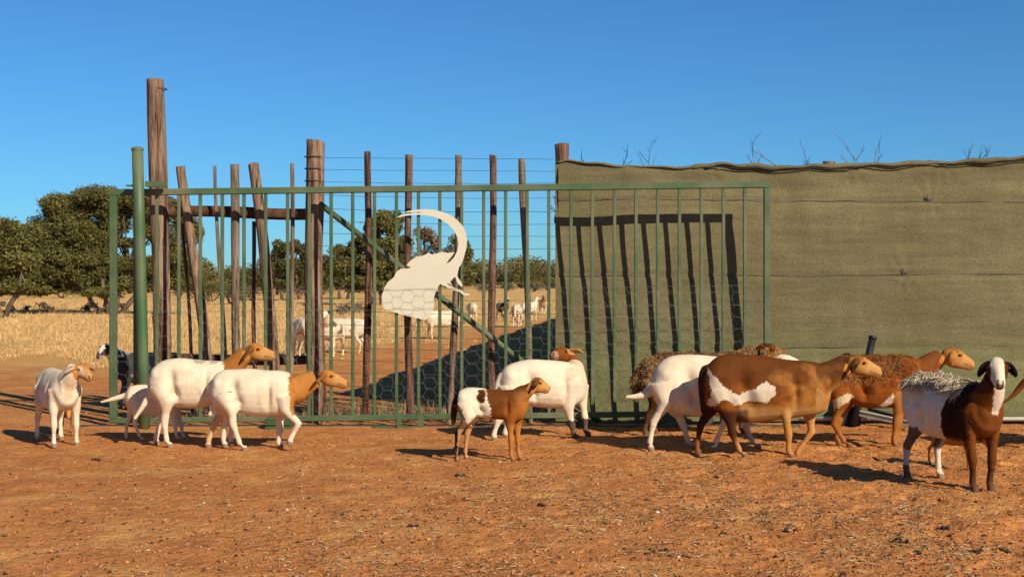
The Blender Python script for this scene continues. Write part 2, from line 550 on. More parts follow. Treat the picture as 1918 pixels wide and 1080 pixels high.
# green round post in front of the gate
gp = empty("gate_post", W(271, 803, GY-0.17))
tag(gp, "round green pipe post leaning slightly in front of the gate's end", "post")
b0 = Vector(W(271, 803, GY-0.17)); t0 = Vector(W(257.5, 281, GY-0.12))
mb = MB(); d = t0-b0
mb.tube([(0,0,-0.1), d*0.25, d*0.5, d*0.75, d], 0.056, 20); pipe_ = mb.build("pipe", M['green_post'], gp, True)
mb = MB(); mb.tube([d-d.normalized()*0.004, d+d.normalized()*0.02, d+d.normalized()*0.032], [0.062, 0.062, 0.03], 20); mb.build("cap", M['green_post'], pipe_)
mb = MB(); tb = Vector(W(263, 346, GY-0.12)) - b0
mb.box(tb.x+0.05, tb.x+0.25, tb.y-0.02, tb.y+0.06, tb.z-0.02, tb.z+0.035); mb.build("guide_bracket", M['green_post'], gp)
mb = MB(); tb2 = Vector(W(240, 348, GY-0.12)) - b0
mb.box(tb2.x-0.02, tb2.x+0.10, tb2.y-0.01, tb2.y+0.05, tb2.z-0.006, tb2.z+0.012); mb.build("guide_bracket", M['green_post'], gp)

# gate motor
mo = empty("gate_motor", W(521, 812, GY-0.30))
tag(mo, "green ribbed metal motor box on the soil before the gate", "motor box")
c_ = 1/PPM
def rbox(x0, x1, y0, y1, z0, z1, bev):
    bm = bmesh.new(); bmesh.ops.create_cube(bm, size=1.0)
    for v in bm.verts:
        v.co = Vector(((x0+x1)/2+(x1-x0)*v.co.x, (y0+y1)/2+(y1-y0)*v.co.y, (z0+z1)/2+(z1-z0)*v.co.z))
    bmesh.ops.bevel(bm, geom=bm.edges[:], offset=bev, segments=2, affect='EDGES')
    me = bpy.data.meshes.new("box"); bm.to_mesh(me); bm.free()
    return me
def addbox(name, parent, mat, *a, bev=0.008):
    me = rbox(*a, bev); me.materials.append(mat); me.name = name
    return link(name, me, parent)
addbox("housing", mo, M['green'], -0.135, 0.12, 0, 0.2, 0.0, 0.075)
cov_ = addbox("cover", mo, M['green'], -0.13, 0.115, 0.004, 0.196, 0.080, 0.16)
for k in range(3):
    addbox("rib", cov_, M['green'], -0.132, 0.117, -0.006, 0.02, 0.088+k*0.025, 0.098+k*0.025, bev=0.003)
addbox("base_plate", mo, M['hinge'], -0.16, 0.15, -0.02, 0.22, -0.02, 0.004, bev=0.004)

# bracket that guides the bottom rail
br = empty("gate_guide", W(724, 808, GY-0.14))
tag(br, "grey-green steel channel with two short uprights guiding the gate", "guide bracket")
addbox("channel", br, M['green'], -0.15, 0.34, 0.0, 0.07, -0.02, 0.055, bev=0.005)
addbox("upright", br, M['green'], 0.10, 0.155, -0.02, 0.02, -0.02, 0.16, bev=0.004)
addbox("upright", br, M['green'], 0.31, 0.37, 0.01, 0.05, -0.02, 0.17, bev=0.004)

# ------------------------------------------------------------------ pole builder
def pole_mesh(p0, p1, r0, r1, mat, seed=0, segs=18, wob=0.016, lump=0.13):
    p0 = np.array(p0, float); p1 = np.array(p1, float)
    L = np.linalg.norm(p1-p0); n = max(10, int(L/0.07))
    d = (p1-p0)/L
    a = np.cross(d, [0, 1, 0]); a /= np.linalg.norm(a); b = np.cross(d, a)
    ts = np.linspace(0, 1, n+1)
    rg = np.random.RandomState(seed)
    ph = rg.uniform(0, 6.28, 4)
    V = []; 
    for i, t in enumerate(ts):
        c = p0 + d*L*t + a*wob*math.sin(t*5+ph[0]) + b*wob*math.sin(t*4+ph[1])
        r = r0 + (r1-r0)*t
        ang = np.linspace(0, 2*np.pi, segs, endpoint=False)
        q = np.stack([np.cos(ang)*2.0, np.sin(ang)*2.0, np.full(segs, t*L*2.2)], 1) + seed*3.1
        q2 = np.stack([np.cos(ang)*5.0, np.sin(ang)*5.0, np.full(segs, t*L*0.9)], 1) + seed*1.7
        rr = r*(1 + lump*vnoise(q, seed) + lump*0.7*vnoise(q2, seed+3))
        V.append(c + np.cos(ang)[:, None]*a*rr[:, None] + np.sin(ang)[:, None]*b*rr[:, None])
    for _ in range(max(1, int(L*1.2))):      # knots and broken branch stubs
        i0 = rg.randint(2, n-1); k0 = rg.randint(segs)
        V[i0][k0] += (V[i0][k0]-V[i0].mean(0))*rg.uniform(.10, .28); V[i0][(k0+1) % segs] += (V[i0][(k0+1) % segs]-V[i0].mean(0))*.12
    tilt = rg.uniform(-0.35, 0.35)
    V[-1] = V[-1] + d*(np.cos(np.linspace(0, 2*np.pi, segs, endpoint=False)+ph[2])*r1*tilt)[:, None]
    top_c = V[-1].mean(0) + d*0.004
    V = np.concatenate(V + [p0[None], top_c[None]])
    mb = MB(); mb.v = [tuple(x) for x in V]
    for i in range(n):
        for k in range(segs):
            k2 = (k+1) % segs
            mb.f.append((i*segs+k, i*segs+k2, (i+1)*segs+k2, (i+1)*segs+k))
    for k in range(segs):
        mb.f.append((len(V)-1, n*segs+k, n*segs+(k+1) % segs)); mb.f.append((len(V)-2, (k+1) % segs, k))
    me = mb.mesh("pole", mat, True)
    return me

PY = 14.62
def pole(parent, name, top, bot, wpx, mat, seed, Y=PY, wpx_top=None, z_under=0.12):
    o = Vector(parent.location)
    t = Vector(W(top[0], top[1], Y)); b = Vector(W(bot[0], bot[1], Y))
    d = (b-t)
    k = (-z_under - t.z)/d.z
    b = t + d*k
    r0 = wpx/2/F*Y; r1 = (wpx_top or wpx)/2/F*Y
    me = pole_mesh(b-o, t-o, r0, r1, mat, seed)
    return link(name, me, parent)

# ------------------------------------------------------------------ palisade of rough poles (left)
pf = empty("pole_fence", (gx_(430)*PY/GY, PY, 0))
tag(pf, "short stretch of rough leaning wooden poles with cross beams behind the gate", "pole fence")
tp = pole(pf, "post", (294.5, 149), (303, 760), 34, M['wood_brown'], 1, wpx_top=33)
tp["label"] = "tallest thick weathered post"
pole(pf, "pole", (340, 311), (387, 672), 20, M['wood_brown'], 2, PY+0.03, 17)
pole(pf, "pole", (405, 311), (419, 672), 8.5, M['wood_grey'], 3, PY+0.02, 6)
pole(pf, "pole", (437, 308), (445, 672), 16, M['wood_grey'], 4, PY+0.03, 15)
pole(pf, "pole", (475.5, 308), (517, 700), 21, M['wood_brown'], 5, PY+0.03, 20)
pole(pf, "pole", (473, 415), (479, 690), 8, M['wood_red'], 6, PY+0.16, 7)
pole(pf, "pole", (545, 306), (548, 700), 9, M['wood_grey'], 7, PY+0.1, 7)
pole(pf, "pole", (343, 420), (357, 690), 7, M['wood_grey'], 17, PY+0.2, 6)
thick_ = pole(pf, "post", (588, 265), (594, 790), 33, M['wood_brown'], 8, wpx_top=33)
def beam(parent, a, b, h, Y, mat, seed, depth=0.10):
    o = Vector(parent.location)
    me = pole_mesh(Vector(W(*a, Y))-o, Vector(W(*b, Y))-o, h/2/F*Y, h/2/F*Y, mat, seed)
    return link("beam", me, parent)
beam(pf, (300, 399), (590, 398), 20, PY+0.15, M['wood_dark'], 21)
beam(pf, (300, 672), (592, 673), 17, PY+0.16, M['wood_dark'], 22)
def band(parent, top, r, Y, owner, name="wire_tie"):
    o = Vector(parent.location); c = Vector(W(*top, Y))-o
    mb = MB()
    pts = [(c.x+r*math.cos(t), c.y+r*math.sin(t), c.z) for t in np.linspace(0, 2*math.pi, 20)]
    mb.tube(pts, 0.006, 6, False); return mb.build(name, M['wire_dark'], owner)
band(pf, (294.7, 167), 0.097, PY, tp)
for yy in (294, 316, 339): band(pf, (588.4, yy), 0.097, PY, thick_)

# ------------------------------------------------------------------ wire fence (middle)
wf = empty("wire_fence", (gx_(800)*PY/GY, PY, 0))
tag(wf, "wire strand fence on thin brown droppers with a green diagonal brace behind the gate", "wire fence")
pole(wf, "dropper", (689.5, 284), (686, 780), 13, M['wood_red'], 31, PY, 12)
pole(wf, "dropper", (764, 290), (768, 780), 14.5, M['wood_red'], 32, PY, 13)
pole(wf, "dropper", (859.5, 291), (845, 780), 13, M['wood_grey'], 33, PY, 12.5)
pole(wf, "dropper", (921, 291), (924, 780), 12.5, M['wood_red'], 34, PY, 13)
pole(wf, "dropper", (980, 298), (991, 780), 11, M['wood_grey'], 35, PY, 12.5)
o = Vector(wf.location)
yy = 294.0; k = 0
while yy < 770:
    mb = MB(); rg = random.Random(int(yy))
    xa, xb = 590, 1046
    pts = []
    for t in np.linspace(0, 1, 16):
        sag = 3.5*math.sin(t*math.pi) if k > 1 else 1.5
        pts.append(Vector(W(xa+(xb-xa)*t, yy+(3 if k < 3 else 6)*t+sag*rg.uniform(.5, 1.1), PY-0.075))-o)
    mb.tube(pts, 0.0022, 4, False); mb.build("wire", M['wire_dark'], wf)
    yy += 23.6 + rg.uniform(-2, 2); k += 1
a = Vector(W(598, 381, PY-0.16))-o; b = Vector(W(985, 682, PY-0.16))-o
b2 = a + (b-a)*((0.02-a.z)/(b.z-a.z))
mb = MB(); mb.tube([a, a+(b2-a)*0.5, b2], 0.031, 14); mb.build("brace", M['green'], wf, True)

# ------------------------------------------------------------------ shade-cloth fence (right)
nf = empty("shade_cloth_fence", (gx_(1050), GY+0.3, 0))
tag(nf, "tall fence clad in olive knitted shade cloth with sagging top hem", "cloth fence")
o = Vector(nf.location)
def net_y(z): return GY + 0.26 + 0.088*z
top_px = [(1036,306),(1042,303),(1060,299),(1080,302),(1110,306),(1160,310),(1200,312),(1300,313),(1328,310),(1345,306),(1362,306),(1380,309),(1450,313),(1530,311),(1600,309),(1700,306),(1800,303),(1918,295),(2100,288),(2700,280)]
xsn = np.arange(gx_(1040)*1.03, 9.0, 0.03)
tpx = np.array([p[0] for p in top_px]); tpy = np.array([p[1] for p in top_px])
rows = 90
V = []
for j in range(rows+1):
    fz = j/rows
    px = xsn/(GY+0.4)*F + 959
    ytop = np.interp(px, tpx, tpy)
    ztop = CAMH - (ytop-HOR)/F*(GY+0.48)
    z = 0.02 + (ztop-0.02)*fz
    y = net_y(z)
    q = np.stack([xsn*1.3, z*1.1], 1)
    y = y + 0.020*fbm(q, 3, 60) + 0.010*np.clip(fz-.3, 0, 1)*np.sin(xsn*6.3+2*vnoise(q*1.3, 63))*vnoise(q*.9+5, 64) + 0.004*vnoise(np.stack([xsn*9, z*3], 1), 61)
    # scalloped pulls hanging from the tie points at the top
    tie = (xsn*1.25) % 1.0
    sc = np.abs(tie-0.5)*2
    y = y - 0.03*np.clip((fz-0.86)/0.14, 0, 1)*(1-sc)**1.0*np.sin(fz*40)
    # pulled in where the line wires run behind
    for wy in (375, 515, 650):
        zw = CAMH-(wy-HOR)/F*(GY+0.4)
        y = y + 0.012*np.exp(-((z-zw)/0.022)**2)
    # diagonal tension folds from the knots
    for (kx, ky) in ((1743, 375), (1693, 513), (1330, 312), (1600, 310), (1772, 304)):
        xk, _, zk = W(kx, ky, GY+0.4)
        dd = np.hypot(xsn-xk, z-zk)
        y = y - 0.012*np.exp(-(dd/0.16)**2)*np.sin(8*np.arctan2(z-zk, xsn-xk))
    V.append(np.stack([xsn-o.x, y-o.y, z], 1))
V = np.concatenate(V); n_ = len(xsn)
ii = (np.arange(rows)[:, None]*n_ + np.arange(n_-1)[None, :]).ravel()
link("shade_cloth", np_mesh("shade_cloth", V, np.stack([ii, ii+1, ii+1+n_, ii+n_], 1), M['net'], smooth=True), nf)
# side run of cloth going away behind the corner
dirv = np.array([0.11, 1.0])/np.hypot(0.11, 1)
ls = np.arange(0, 42, 0.25); zs = np.linspace(0.0, 1.0, 14)
V = []
for fz in zs:
    wave = 0.04*np.sin(ls*1.3)
    x = gx_(1046)*1.03 + dirv[0]*ls + wave*(fz) ; y = GY + 0.46 + dirv[1]*ls
    V.append(np.stack([x-o.x, y-o.y, fz*(2.66+0.03*np.sin(ls*2.1)+0.02*np.sin(ls*5))], 1))
V = np.concatenate(V); n_ = len(ls)
ii = (np.arange(len(zs)-1)[:, None]*n_ + np.arange(n_-1)[None, :]).ravel()
link("shade_cloth", np_mesh("shade_cloth_side", V, np.stack([ii, ii+1, ii+1+n_, ii+n_], 1), M['net'], smooth=True), nf)
# corner pole and posts behind the cloth
pole(nf, "post", (1053, 270), (1057, 780), 25, M['wood_red'], 41, GY+0.62, 25)
for k, p in enumerate((1200, 1372, 1552, 1745, 1960)):
    pole(nf, "post", (p, (318, 312, 302, 303, 296)[k]), (p+3, 780), (20, 18, 24, 18, 20)[k], M['wood_grey'], 50+k, GY+0.70)
# line wires: one seen in front of the cloth, stitched through
for (ya, yb) in ((371, 376), (517, 513), (655, 648)):
    mb = MB(); pts = []
    for t in np.linspace(0, 1, 40):
        px = 1046+(2300-1046)*t; py = ya+(yb-ya)*min(1, t*1.6)+R.uniform(-.6, .6)
        q = Vector(W(px, py, GY+0.3)); q.y = net_y(q.z)-0.001+R.uniform(-.004, .003); pts.append(q-o)
    mb.tube(pts, 0.0028, 5, False); mb.build("wire", M['wire_dark'], nf)
# rolled hem sagging over the top wire
mb = MB(); pts = []; rad = []
for px in np.arange(1044, 2250, 6.0):
    py = np.interp(px, tpx, tpy) - 1.0 + 2.2*abs(math.sin(px*0.031)) + 0.8*math.sin(px*0.11)
    pts.append(Vector(W(px, py, GY+0.465))-o)
    big = 1.0 if px > 1300 else 0.45
    rad.append((0.016*big+0.005, (0.012+0.010*(0.5+0.5*math.sin(px*0.045)))*big+0.005))
mb.tube(pts, rad, 8); mb.build("hem", M['net'], nf, True)
mb = MB(); pts = [Vector(W(px, np.interp(px, tpx, tpy)+3+4*abs(math.sin(px*0.031)), GY+0.452))-o for px in np.arange(1320, 2250, 6.0)]
mb.tube(pts, 0.006, 6); mb.build("hem_shadow_line", M['black'], nf, True)  # black tube set under the hem to serve as its fold shadow
# tie knots
for (px, py) in ((1743, 373), (1693, 511), (1738, 646)):
    mb = MB(); q = Vector(W(px, py, GY+0.36)); q.y = net_y(q.z)-0.006; q -= o
    mb.tube([q+Vector((-.03,0,.03)), q, q+Vector((.06,-.01,.008))], [0.003,0.008,0.004], 6)
    mb.tube([q+Vector((.0,0,.05)), q+Vector((0,-.004,-.02))], [0.004,0.007], 6)
    mb.build("knot", M['wire_dark'], nf)
# pale bottom rail
mb = MB(); mb.tube([Vector(W(1496, 783, GY+0.2))-o, Vector(W(2300, 785, GY+0.2))-o], 0.022, 10); mb.build("bottom_rail", M['pale_metal'], nf, True)

# dead branches standing behind the cloth
def branchy(name, base, height, seed, label, group, spread=0.5, n=9, rbase=0.02, depth_levels=4, mat='twig'):
    rg = random.Random(seed)
    mb = MB()
    def grow(p, d, L, r, lev):
        pts = [p]; q = p.copy(); dd = d.copy(); seg = 4
        for s in range(seg):
            dd = (dd + Vector((rg.uniform(-.22,.22), rg.uniform(-.22,.22), rg.uniform(-.1,.16)))).normalized()
            q = q + dd*(L/seg); pts.append(q.copy())
            if lev > 0 and s > 0:
                for _ in range(rg.choice((1, 1, 2))):
                    nd_ = (dd + Vector((rg.uniform(-1,1), rg.uniform(-.8,.8), rg.uniform(-.3,.6)))*0.8).normalized()
                    grow(q.copy(), nd_, L*rg.uniform(.22,.45), r*0.6, lev-1)
        mb.tube(pts, [r*(1-0.6*i/seg) for i in range(seg+1)], 5)
    for k in range(n):
        a = rg.uniform(0, 6.28); s = rg.uniform(0, spread)
        p = Vector((math.cos(a)*s, math.sin(a)*s*0.25, -0.03))
        d = Vector((rg.uniform(-.25,.25), rg.uniform(-.08,.08), 1)).normalized()
        grow(p, d, height*rg.uniform(.72, .95), rbase*rg.uniform(.7, 1.1), depth_levels-1)
    zmax = max(v[2] for v in mb.v)
    mb.v = [(x*0.8, max(-.55, min(.55, y)), z*height/zmax) for x, y, z in mb.v]
    o_ = mb.build(name, M[mat])
    o_.location = base
    tag(o_, label, "dead bush", group)
    return o_
branchy("dead_bush", (gx_(1218)*1.075, GY+1.2, 0), 3.02, 5, "bare pale dead bush with a small forked top above the cloth fence", None, 0.25, 5, 0.024)
branchy("dead_bush", (gx_(1625)*1.075, GY+1.2, 0), 3.16, 8, "wide bare dead bush with tall bent twigs poking over the cloth fence", None, 0.8, 9, 0.022)
branchy("dead_bush", (gx_(1728)*1.075, GY+1.25, 0), 3.06, 12, "low bare dead bush with upright thin twigs above the cloth fence hem", None, 0.45, 6, 0.020)
branchy("dead_bush", (gx_(1092)*1.08, GY+1.25, 0), 3.0, 15, "single thin dead branch rising beside the red-brown corner post", None, 0.02, 1, 0.014)

# black leaning pipe, steel channels and box at the foot of the cloth
pp = Vector(W(1598, 797, GY-0.05)); pt = Vector(W(1635, 630, GY+0.05))
mb = MB(); d = pt-pp; mb.tube([(0,0,0), d*0.5, d], 0.037, 16)
mb.tube([d-d.normalized()*0.03, d+d.normalized()*0.004], 0.041, 16)
q = mb.build("leaning_pipe", M['black'], None, True); q.location = pp
tag(q, "short black pipe leaning upright before the cloth fence behind the brown sheep", "pipe")
def beam_thing(name, a, b, w, h, mat, label, cat):
    a = Vector(a); b = Vector(b); o_ = empty(name, a)
    L = (b-a).length
    me = rbox(0, L, -w/2, w/2, 0, h, 0.006); me.materials.append(mat)
    m_ = link("web", me, o_)
    me2 = rbox(0.002, L-0.002, -w/2-0.01, w/2+0.01, h*0.98, h*1.12, 0.003); me2.materials.append(mat)
    link("flange", me2, o_)
    d_ = (b-a).normalized()
    o_.rotation_euler = d_.to_track_quat('X', 'Z').to_euler()
    tag(o_, label, cat)
    return o_
beam_thing("steel_channel", W(1606, 778, GY-0.02), W(1706, 799, GY-0.35), 0.05, 0.05, M['pale_metal'], "pale steel channel lying slanted on the soil by the cloth fence", "steel channel")
beam_thing("steel_channel", W(1625, 768, GY+0.1), W(1716, 793, GY-0.2), 0.04, 0.03, M['hinge'], "dark steel channel propped behind the pale slanted one", "steel channel")
bx = empty("black_box", W(1592, 797, GY+0.02))  # plain low black box with a lid, of unspecified use
tag(bx, "low black box standing beside the leaning black pipe", "box")
addbox("body", bx, M['black'], -0.11, 0.11, -0.01, 0.16, -0.01, 0.155, bev=0.012)
addbox("lid", bx, M['black'], -0.118, 0.118, -0.018, 0.168, 0.157, 0.19, bev=0.008)

# ------------------------------------------------------------------ sheep
WHITE = np.array((0.70, 0.575, 0.405)); CREAM = np.array((0.56, 0.41, 0.245)); TAN = np.array((0.42, 0.170, 0.036)); LTAN = np.array((0.52, 0.285, 0.100))
RUST = np.array((0.215, 0.062, 0.010)); BROWN = np.array((0.075, 0.024, 0.006)); DARK = np.array((0.016, 0.008, 0.006)); BLACK = np.array((0.010, 0.008, 0.008)); GREY = np.array((0.30, 0.28, 0.27))
HOOF = np.array((0.06, 0.045, 0.035)); PINK = np.array((0.55, 0.33, 0.25))

def loft(mb, rings):
    n = len(rings[0]); base = len(mb.v)
    for r in rings: mb.v.extend([tuple(p) for p in r])
    for i in range(len(rings)-1):
        for k in range(n):
            k2 = (k+1) % n
            mb.f.append((base+i*n+k, base+i*n+k2, base+(i+1)*n+k2, base+(i+1)*n+k))
    mb.f.append(tuple(base+k for k in range(n))[::-1]); mb.f.append(tuple(base+(len(rings)-1)*n+k for k in range(n)))

def catmull(a, m=3):
    """smooth resample of rows of a"""
    a = np.asarray(a, float); out = []
    for i in range(len(a)-1):
        p0 = a[max(i-1, 0)]; p1 = a[i]; p2 = a[i+1]; p3 = a[min(i+2, len(a)-1)]
        for k in range(m):
            t = k/m
            out.append(0.5*((2*p1)+(-p0+p2)*t+(2*p0-5*p1+4*p2-p3)*t*t+(-p0+3*p1-3*p2+p3)*t**3))
    out.append(a[-1])
    return np.array(out)

def in_poly(u, z, poly):
    poly = np.asarray(poly); c = np.zeros(len(u), bool); j = len(poly)-1
    for i in range(len(poly)):
        xi, zi = poly[i]; xj, zj = poly[j]
        if zi != zj:
            k = ((zi > z) != (zj > z)) & (u < (xj-xi)*(z-zi)/(zj-zi)+xi)
            c ^= k
        j = i
    return c

SHEEP_N = [0]
eye_mesh = None
def make_sheep(label, px0, foot, psi, torso, neck, head, legs, tail, coat, s=1.0, local=False, cat="sheep", vox=0.0095,
               wool=None, group=None, ear=(0.9, -0.35, -0.35), ear_len=0.14, headw=1.0, name="sheep", hs=1.0, earw=(0.65, 0.6)):
    SHEEP_N[0] += 1
    sd = SHEEP_N[0]*17
    psi = math.radians(psi); cs, sn = math.cos(psi), math.sin(psi)
    Y0 = ground_Y(foot); X0 = (px0-959)/F*Y0
    def UZ(px, py, v=0.0):
        a = (px-959)/F
        u = (a*(Y0+v*cs) - X0 + v*sn)/(cs - a*sn)
        Y = Y0+u*sn+v*cs
        return (u, v, CAMH-(py-HOR)/F*Y)
    def VZ(px, py, u):
        a = (px-959)/F
        v = (X0+u*cs-a*(Y0+u*sn))/(sn+a*cs)
        Y = Y0+u*sn+v*cs
        return (u, v, CAMH-(py-HOR)/F*Y)
    mb = MB()
    # torso
    st = []
    for (a, t, b, w) in torso:
        if local: st.append((a, t, b, w))
        else:
            u = UZ(a, t)[0]; st.append((u, UZ(a, t)[2], UZ(a, b)[2], w))
    # close the ends softly
    e0 = st[0]; e1 = st[-1]
    zc0 = (e0[1]+e0[2])/2; zc1 = (e1[1]+e1[2])/2
    sg = 1 if e1[0] > e0[0] else -1
    st = [(e0[0]-sg*0.02*s, zc0+0.02*s, zc0-0.02*s, 0.025*s)] + st + [(e1[0]+sg*0.025*s, zc1+0.03*s, zc1-0.03*s, 0.03*s)]
    st = catmull(st, 3)
    rings = []
    ang = np.linspace(0, 2*np.pi, 22, endpoint=False)
    for (u, zt, zb, w) in st:
        zc = (zt+zb)/2; h = max((zt-zb)/2, 0.01); w = max(w*0.90, 0.01)
        ca, sa = np.cos(ang), np.sin(ang)
        yy = w*np.sign(ca)*np.abs(ca)**0.74*(1-0.26*np.clip(sa, 0, 1)**1.2)
        zz = zc + h*np.sign(sa)*np.abs(sa)**0.92
        rings.append(np.stack([np.full(22, u), yy, zz], 1))
    loft(mb, rings)
    # neck
    if local: npts = [(p[0], p[1], p[2]) for p in neck]; nr = [p[3] for p in neck]
    else: npts = [UZ(p[0], p[1], p[2]) for p in neck]; nr = [p[3] for p in neck]
    sm = catmull([(*p, r) for p, r in zip(npts, nr)], 3)
    mb.tube([p[:3] for p in sm], [(p[3]*0.84, p[3]) if abs(sm[-1][1]-sm[0][1]) < 0.1 else p[3] for p in sm], 16)
    # head
    P0, P1 = head
    if len(P0) == 2: P0 = (*P0, 0.0); P1 = (*P1, 0.0)
    H0 = Vector(VZ(*P0) if local else UZ(*P0)); H1 = Vector(VZ(*P1) if local else UZ(*P1))
    if local == 'full': H0 = Vector(P0); H1 = Vector(P1)
    ax = (H1-H0); L = ax.length
    H0 = H0 - ax*0.0; H1 = H1 + ax.normalized()*0.012*s; ax = (H1-H0); L = ax.length
    Lh = max(L, 0.19*s)*1.12*hs
    ax.normalize()
    up = Vector((0, 0, 1)); 
    if abs(ax.z) > 0.85: up = Vector((sg*1.0, 0, 0.4))
    up = (up-ax*up.dot(ax)).normalized(); side = up.cross(ax)
    prof = [(-.20,.10,.10,.09),(-.08,.22,.22,.19),(.08,.285,.29,.23),(.24,.30,.31,.25),(.40,.28,.285,.225),(.56,.245,.24,.185),(.72,.21,.20,.16),(.86,.18,.185,.15),(.96,.145,.15,.135),(1.02,.07,.08,.08)]
    rings = []; a16 = np.linspace(0, 2*np.pi, 16, endpoint=False)
    for (t, hu, hd, w) in catmull(prof, 2):
        c = H0+ax*(t*L)
        # the profile is a little roman-nosed
        ring = []
        for q in a16:
            h = hu if math.sin(q) > 0 else hd
            ring.append(c + side*(w*Lh*headw*math.cos(q)) + up*(h*Lh*math.sin(q)))
        rings.append(ring)
    loft(mb, rings)
    for sd_ in (-1, 1):      # brow and cheek
        c = H0+ax*(0.30*L)+up*(0.13*Lh)+side*(sd_*0.19*Lh*headw)
        mb.tube([c-ax*0.06*Lh, c-ax*0.02*Lh, c+ax*0.03*Lh, c+ax*0.08*Lh], [0.02*Lh, 0.075*Lh, 0.075*Lh, 0.02*Lh], 8)
    # ears
    ears = []
    for sd_ in (-1, 1):
        r0 = H0+ax*(0.06*L)+up*(0.14*Lh)+side*(sd_*0.20*Lh)
        dv = (side*(sd_*ear[0])+Vector((0,0,1))*ear[1]+ax*ear[2]).normalized()
        wv = (ax*earw[0]+up*earw[1]); wv = (wv-dv*wv.dot(dv)).normalized(); tv = dv.cross(wv)
        el = ear_len*s
        rings = []
        for (t, w, th) in ((0,.019,.014),(.2,.029,.0135),(.45,.039,.013),(.7,.038,.0125),(.9,.024,.012),(1.0,.010,.009)):
            c = r0+dv*(t*el)+Vector((0,0,-1))*(0.03*s*t*t)
            rings.append([c+wv*(w*s*math.cos(q))+tv*(th*s*math.sin(q)) for q in np.linspace(0, 2*np.pi, 10, endpoint=False)])
        loft(mb, rings); ears.append((r0, r0+dv*el+Vector((0,0,-0.03*s))))
    # legs
    feet = []
    for lg in legs:
        v, pts, lift, hind = lg
        if local: P = [Vector(p) for p in pts]
        else: P = [Vector(UZ(p[0], p[1], v*((1.0, 1.22, 1.0, 1.0) if hind else (1.02, 1.15, 1.0, .95))[k])) for k, p in enumerate(pts)]
        top, el, kn, ft = P
        if not lift: ft.z = 0.0
        sgn = sg
        sh = (ft-kn)
        fet = kn+sh*0.74 + Vector((-0.012*sgn*s, 0, 0))
        if lift:
            d_ = sh.normalized(); hb = ft; ht = ft-d_*0.035*s
        else:
            ht = Vector((ft.x+0.002*sgn*s, ft.y, 0.038*s)); hb = Vector((ft.x+0.012*sgn*s, ft.y, -0.012))
        if hind: rad = [(.088*s, .125*s), (.062*s, .078*s), .038*s, .0355*s, .0225*s, .0275*s, .029*s, .032*s]
        else: rad = [(.078*s, .095*s), (.048*s, .056*s), .034*s, .0355*s, .0220*s, .0275*s, .029*s, .032*s]
        # widen along the body, not across
        chain = [top, el, (el+kn)/2, kn, (kn+fet)/2, fet, ht, hb]
        mm = len(chain); rings = []
        for i, p in enumerate(chain):
            r = rad[i]; ra, rb = r if isinstance(r, tuple) else (r*0.94, r)
            d_ = (chain[min(i+1, mm-1)]-chain[max(i-1, 0)]).normalized()
            yv = Vector((0, 1, 0)); xv = yv.cross(d_).normalized(); yv = d_.cross(xv)
            if i >= mm-2 and not lift: xv = Vector((1,0,0)); yv = Vector((0,1,0))
            rings.append([p+yv*(ra*math.cos(q))+xv*(rb*math.sin(q)) for q in np.linspace(0, 2*np.pi, 12, endpoint=False)])
        loft(mb, rings)
        feet.append(hb)
    # tail
    if tail:
        tp_ = [Vector((p[0], p[1], p[2])) if local else Vector(UZ(p[0], p[1], p[2])) for p in tail]
        tp_ = [Vector((tp_[0].x+sg*0.06*s, tp_[0].y, tp_[0].z))]+tp_
        tr_ = [tail[0][3]]+[p[3] for p in tail]
        q = catmull([(*p, r) for p, r in zip(tp_, tr_)], 3)
        mb.tube([p[:3] for p in q], [max(p[3], .010) for p in q], 10)
    # one continuous skin
    me = mb.mesh("sheep_raw", None)
    tmp = bpy.data.objects.new("tmp", me); C.objects.link(tmp)
    m1 = tmp.modifiers.new("r", 'REMESH'); m1.mode = 'VOXEL'; m1.voxel_size = vox
    m2 = tmp.modifiers.new("s", 'SMOOTH'); m2.factor = 0.5; m2.iterations = 5 if vox < 0.015 else 3
    dg = bpy.context.evaluated_depsgraph_get()
    me2 = bpy.data.meshes.new_from_object(tmp.evaluated_get(dg))
    bpy.data.objects.remove(tmp); bpy.data.meshes.remove(me)
    n = len(me2.vertices); co = np.empty(n*3, np.float32); me2.vertices.foreach_get("co", co); co = co.reshape(-1, 3).astype(float)
    # loose skin and muscle relief
    nv = np.empty(n*3, np.float32); me2.vertices.foreach_get("normal", nv); nv = nv.reshape(-1, 3)
    bodyw = np.clip((co[:, 2]-0.25*s)/0.1, 0, 1)
    co2 = co + nv*((0.006*vnoise(co*7+sd, 3)+0.0010*vnoise(co*22+sd, 4))*bodyw)[:, None]*s
    ub, uf = st[1][0], st[-2][0]; Lb = uf-ub
    zt_ = float(np.median(st[:, 1])); zb_ = float(np.median(st[:, 2])); hh_ = zt_-zb_
    def dent(fu, fz, ru, rz, amt):
        cu = ub+Lb*fu; cz = zb_+hh_*fz
        return amt*s*np.exp(-((co[:, 0]-cu)/(abs(Lb)*ru))**2-((co[:, 2]-cz)/(hh_*rz))**2)
    dd_ = dent(.31, .62, .06, .22, -.034)+dent(.36, .22, .05, .16, -.034)+dent(.72, .40, .03, .30, -.022)+dent(.86, .55, .06, .18, .010)+dent(.10, .75, .05, .12, .012)
    dd_ = 1.45*dd_*np.clip(np.abs(nv[:, 1])*1.3-.2, 0, 1)
    # loose skin folds at the flank, behind the elbow and on the brisket
    fold = np.sin(70*(co[:, 0]*sg+.45*co[:, 2])/s+3*vnoise(co*6+sd, 12))
    dd_ += fold*(dent(.36, .25, .07, .22, .0045)+dent(.68, .22, .05, .20, .0040)+dent(.97, .45, .06, .35, .0045))
    for r_ in range(5):      # faint ribs
        dd_ += dent(.46+.055*r_, .55, .013, .26, .0014)*np.abs(nv[:, 1])
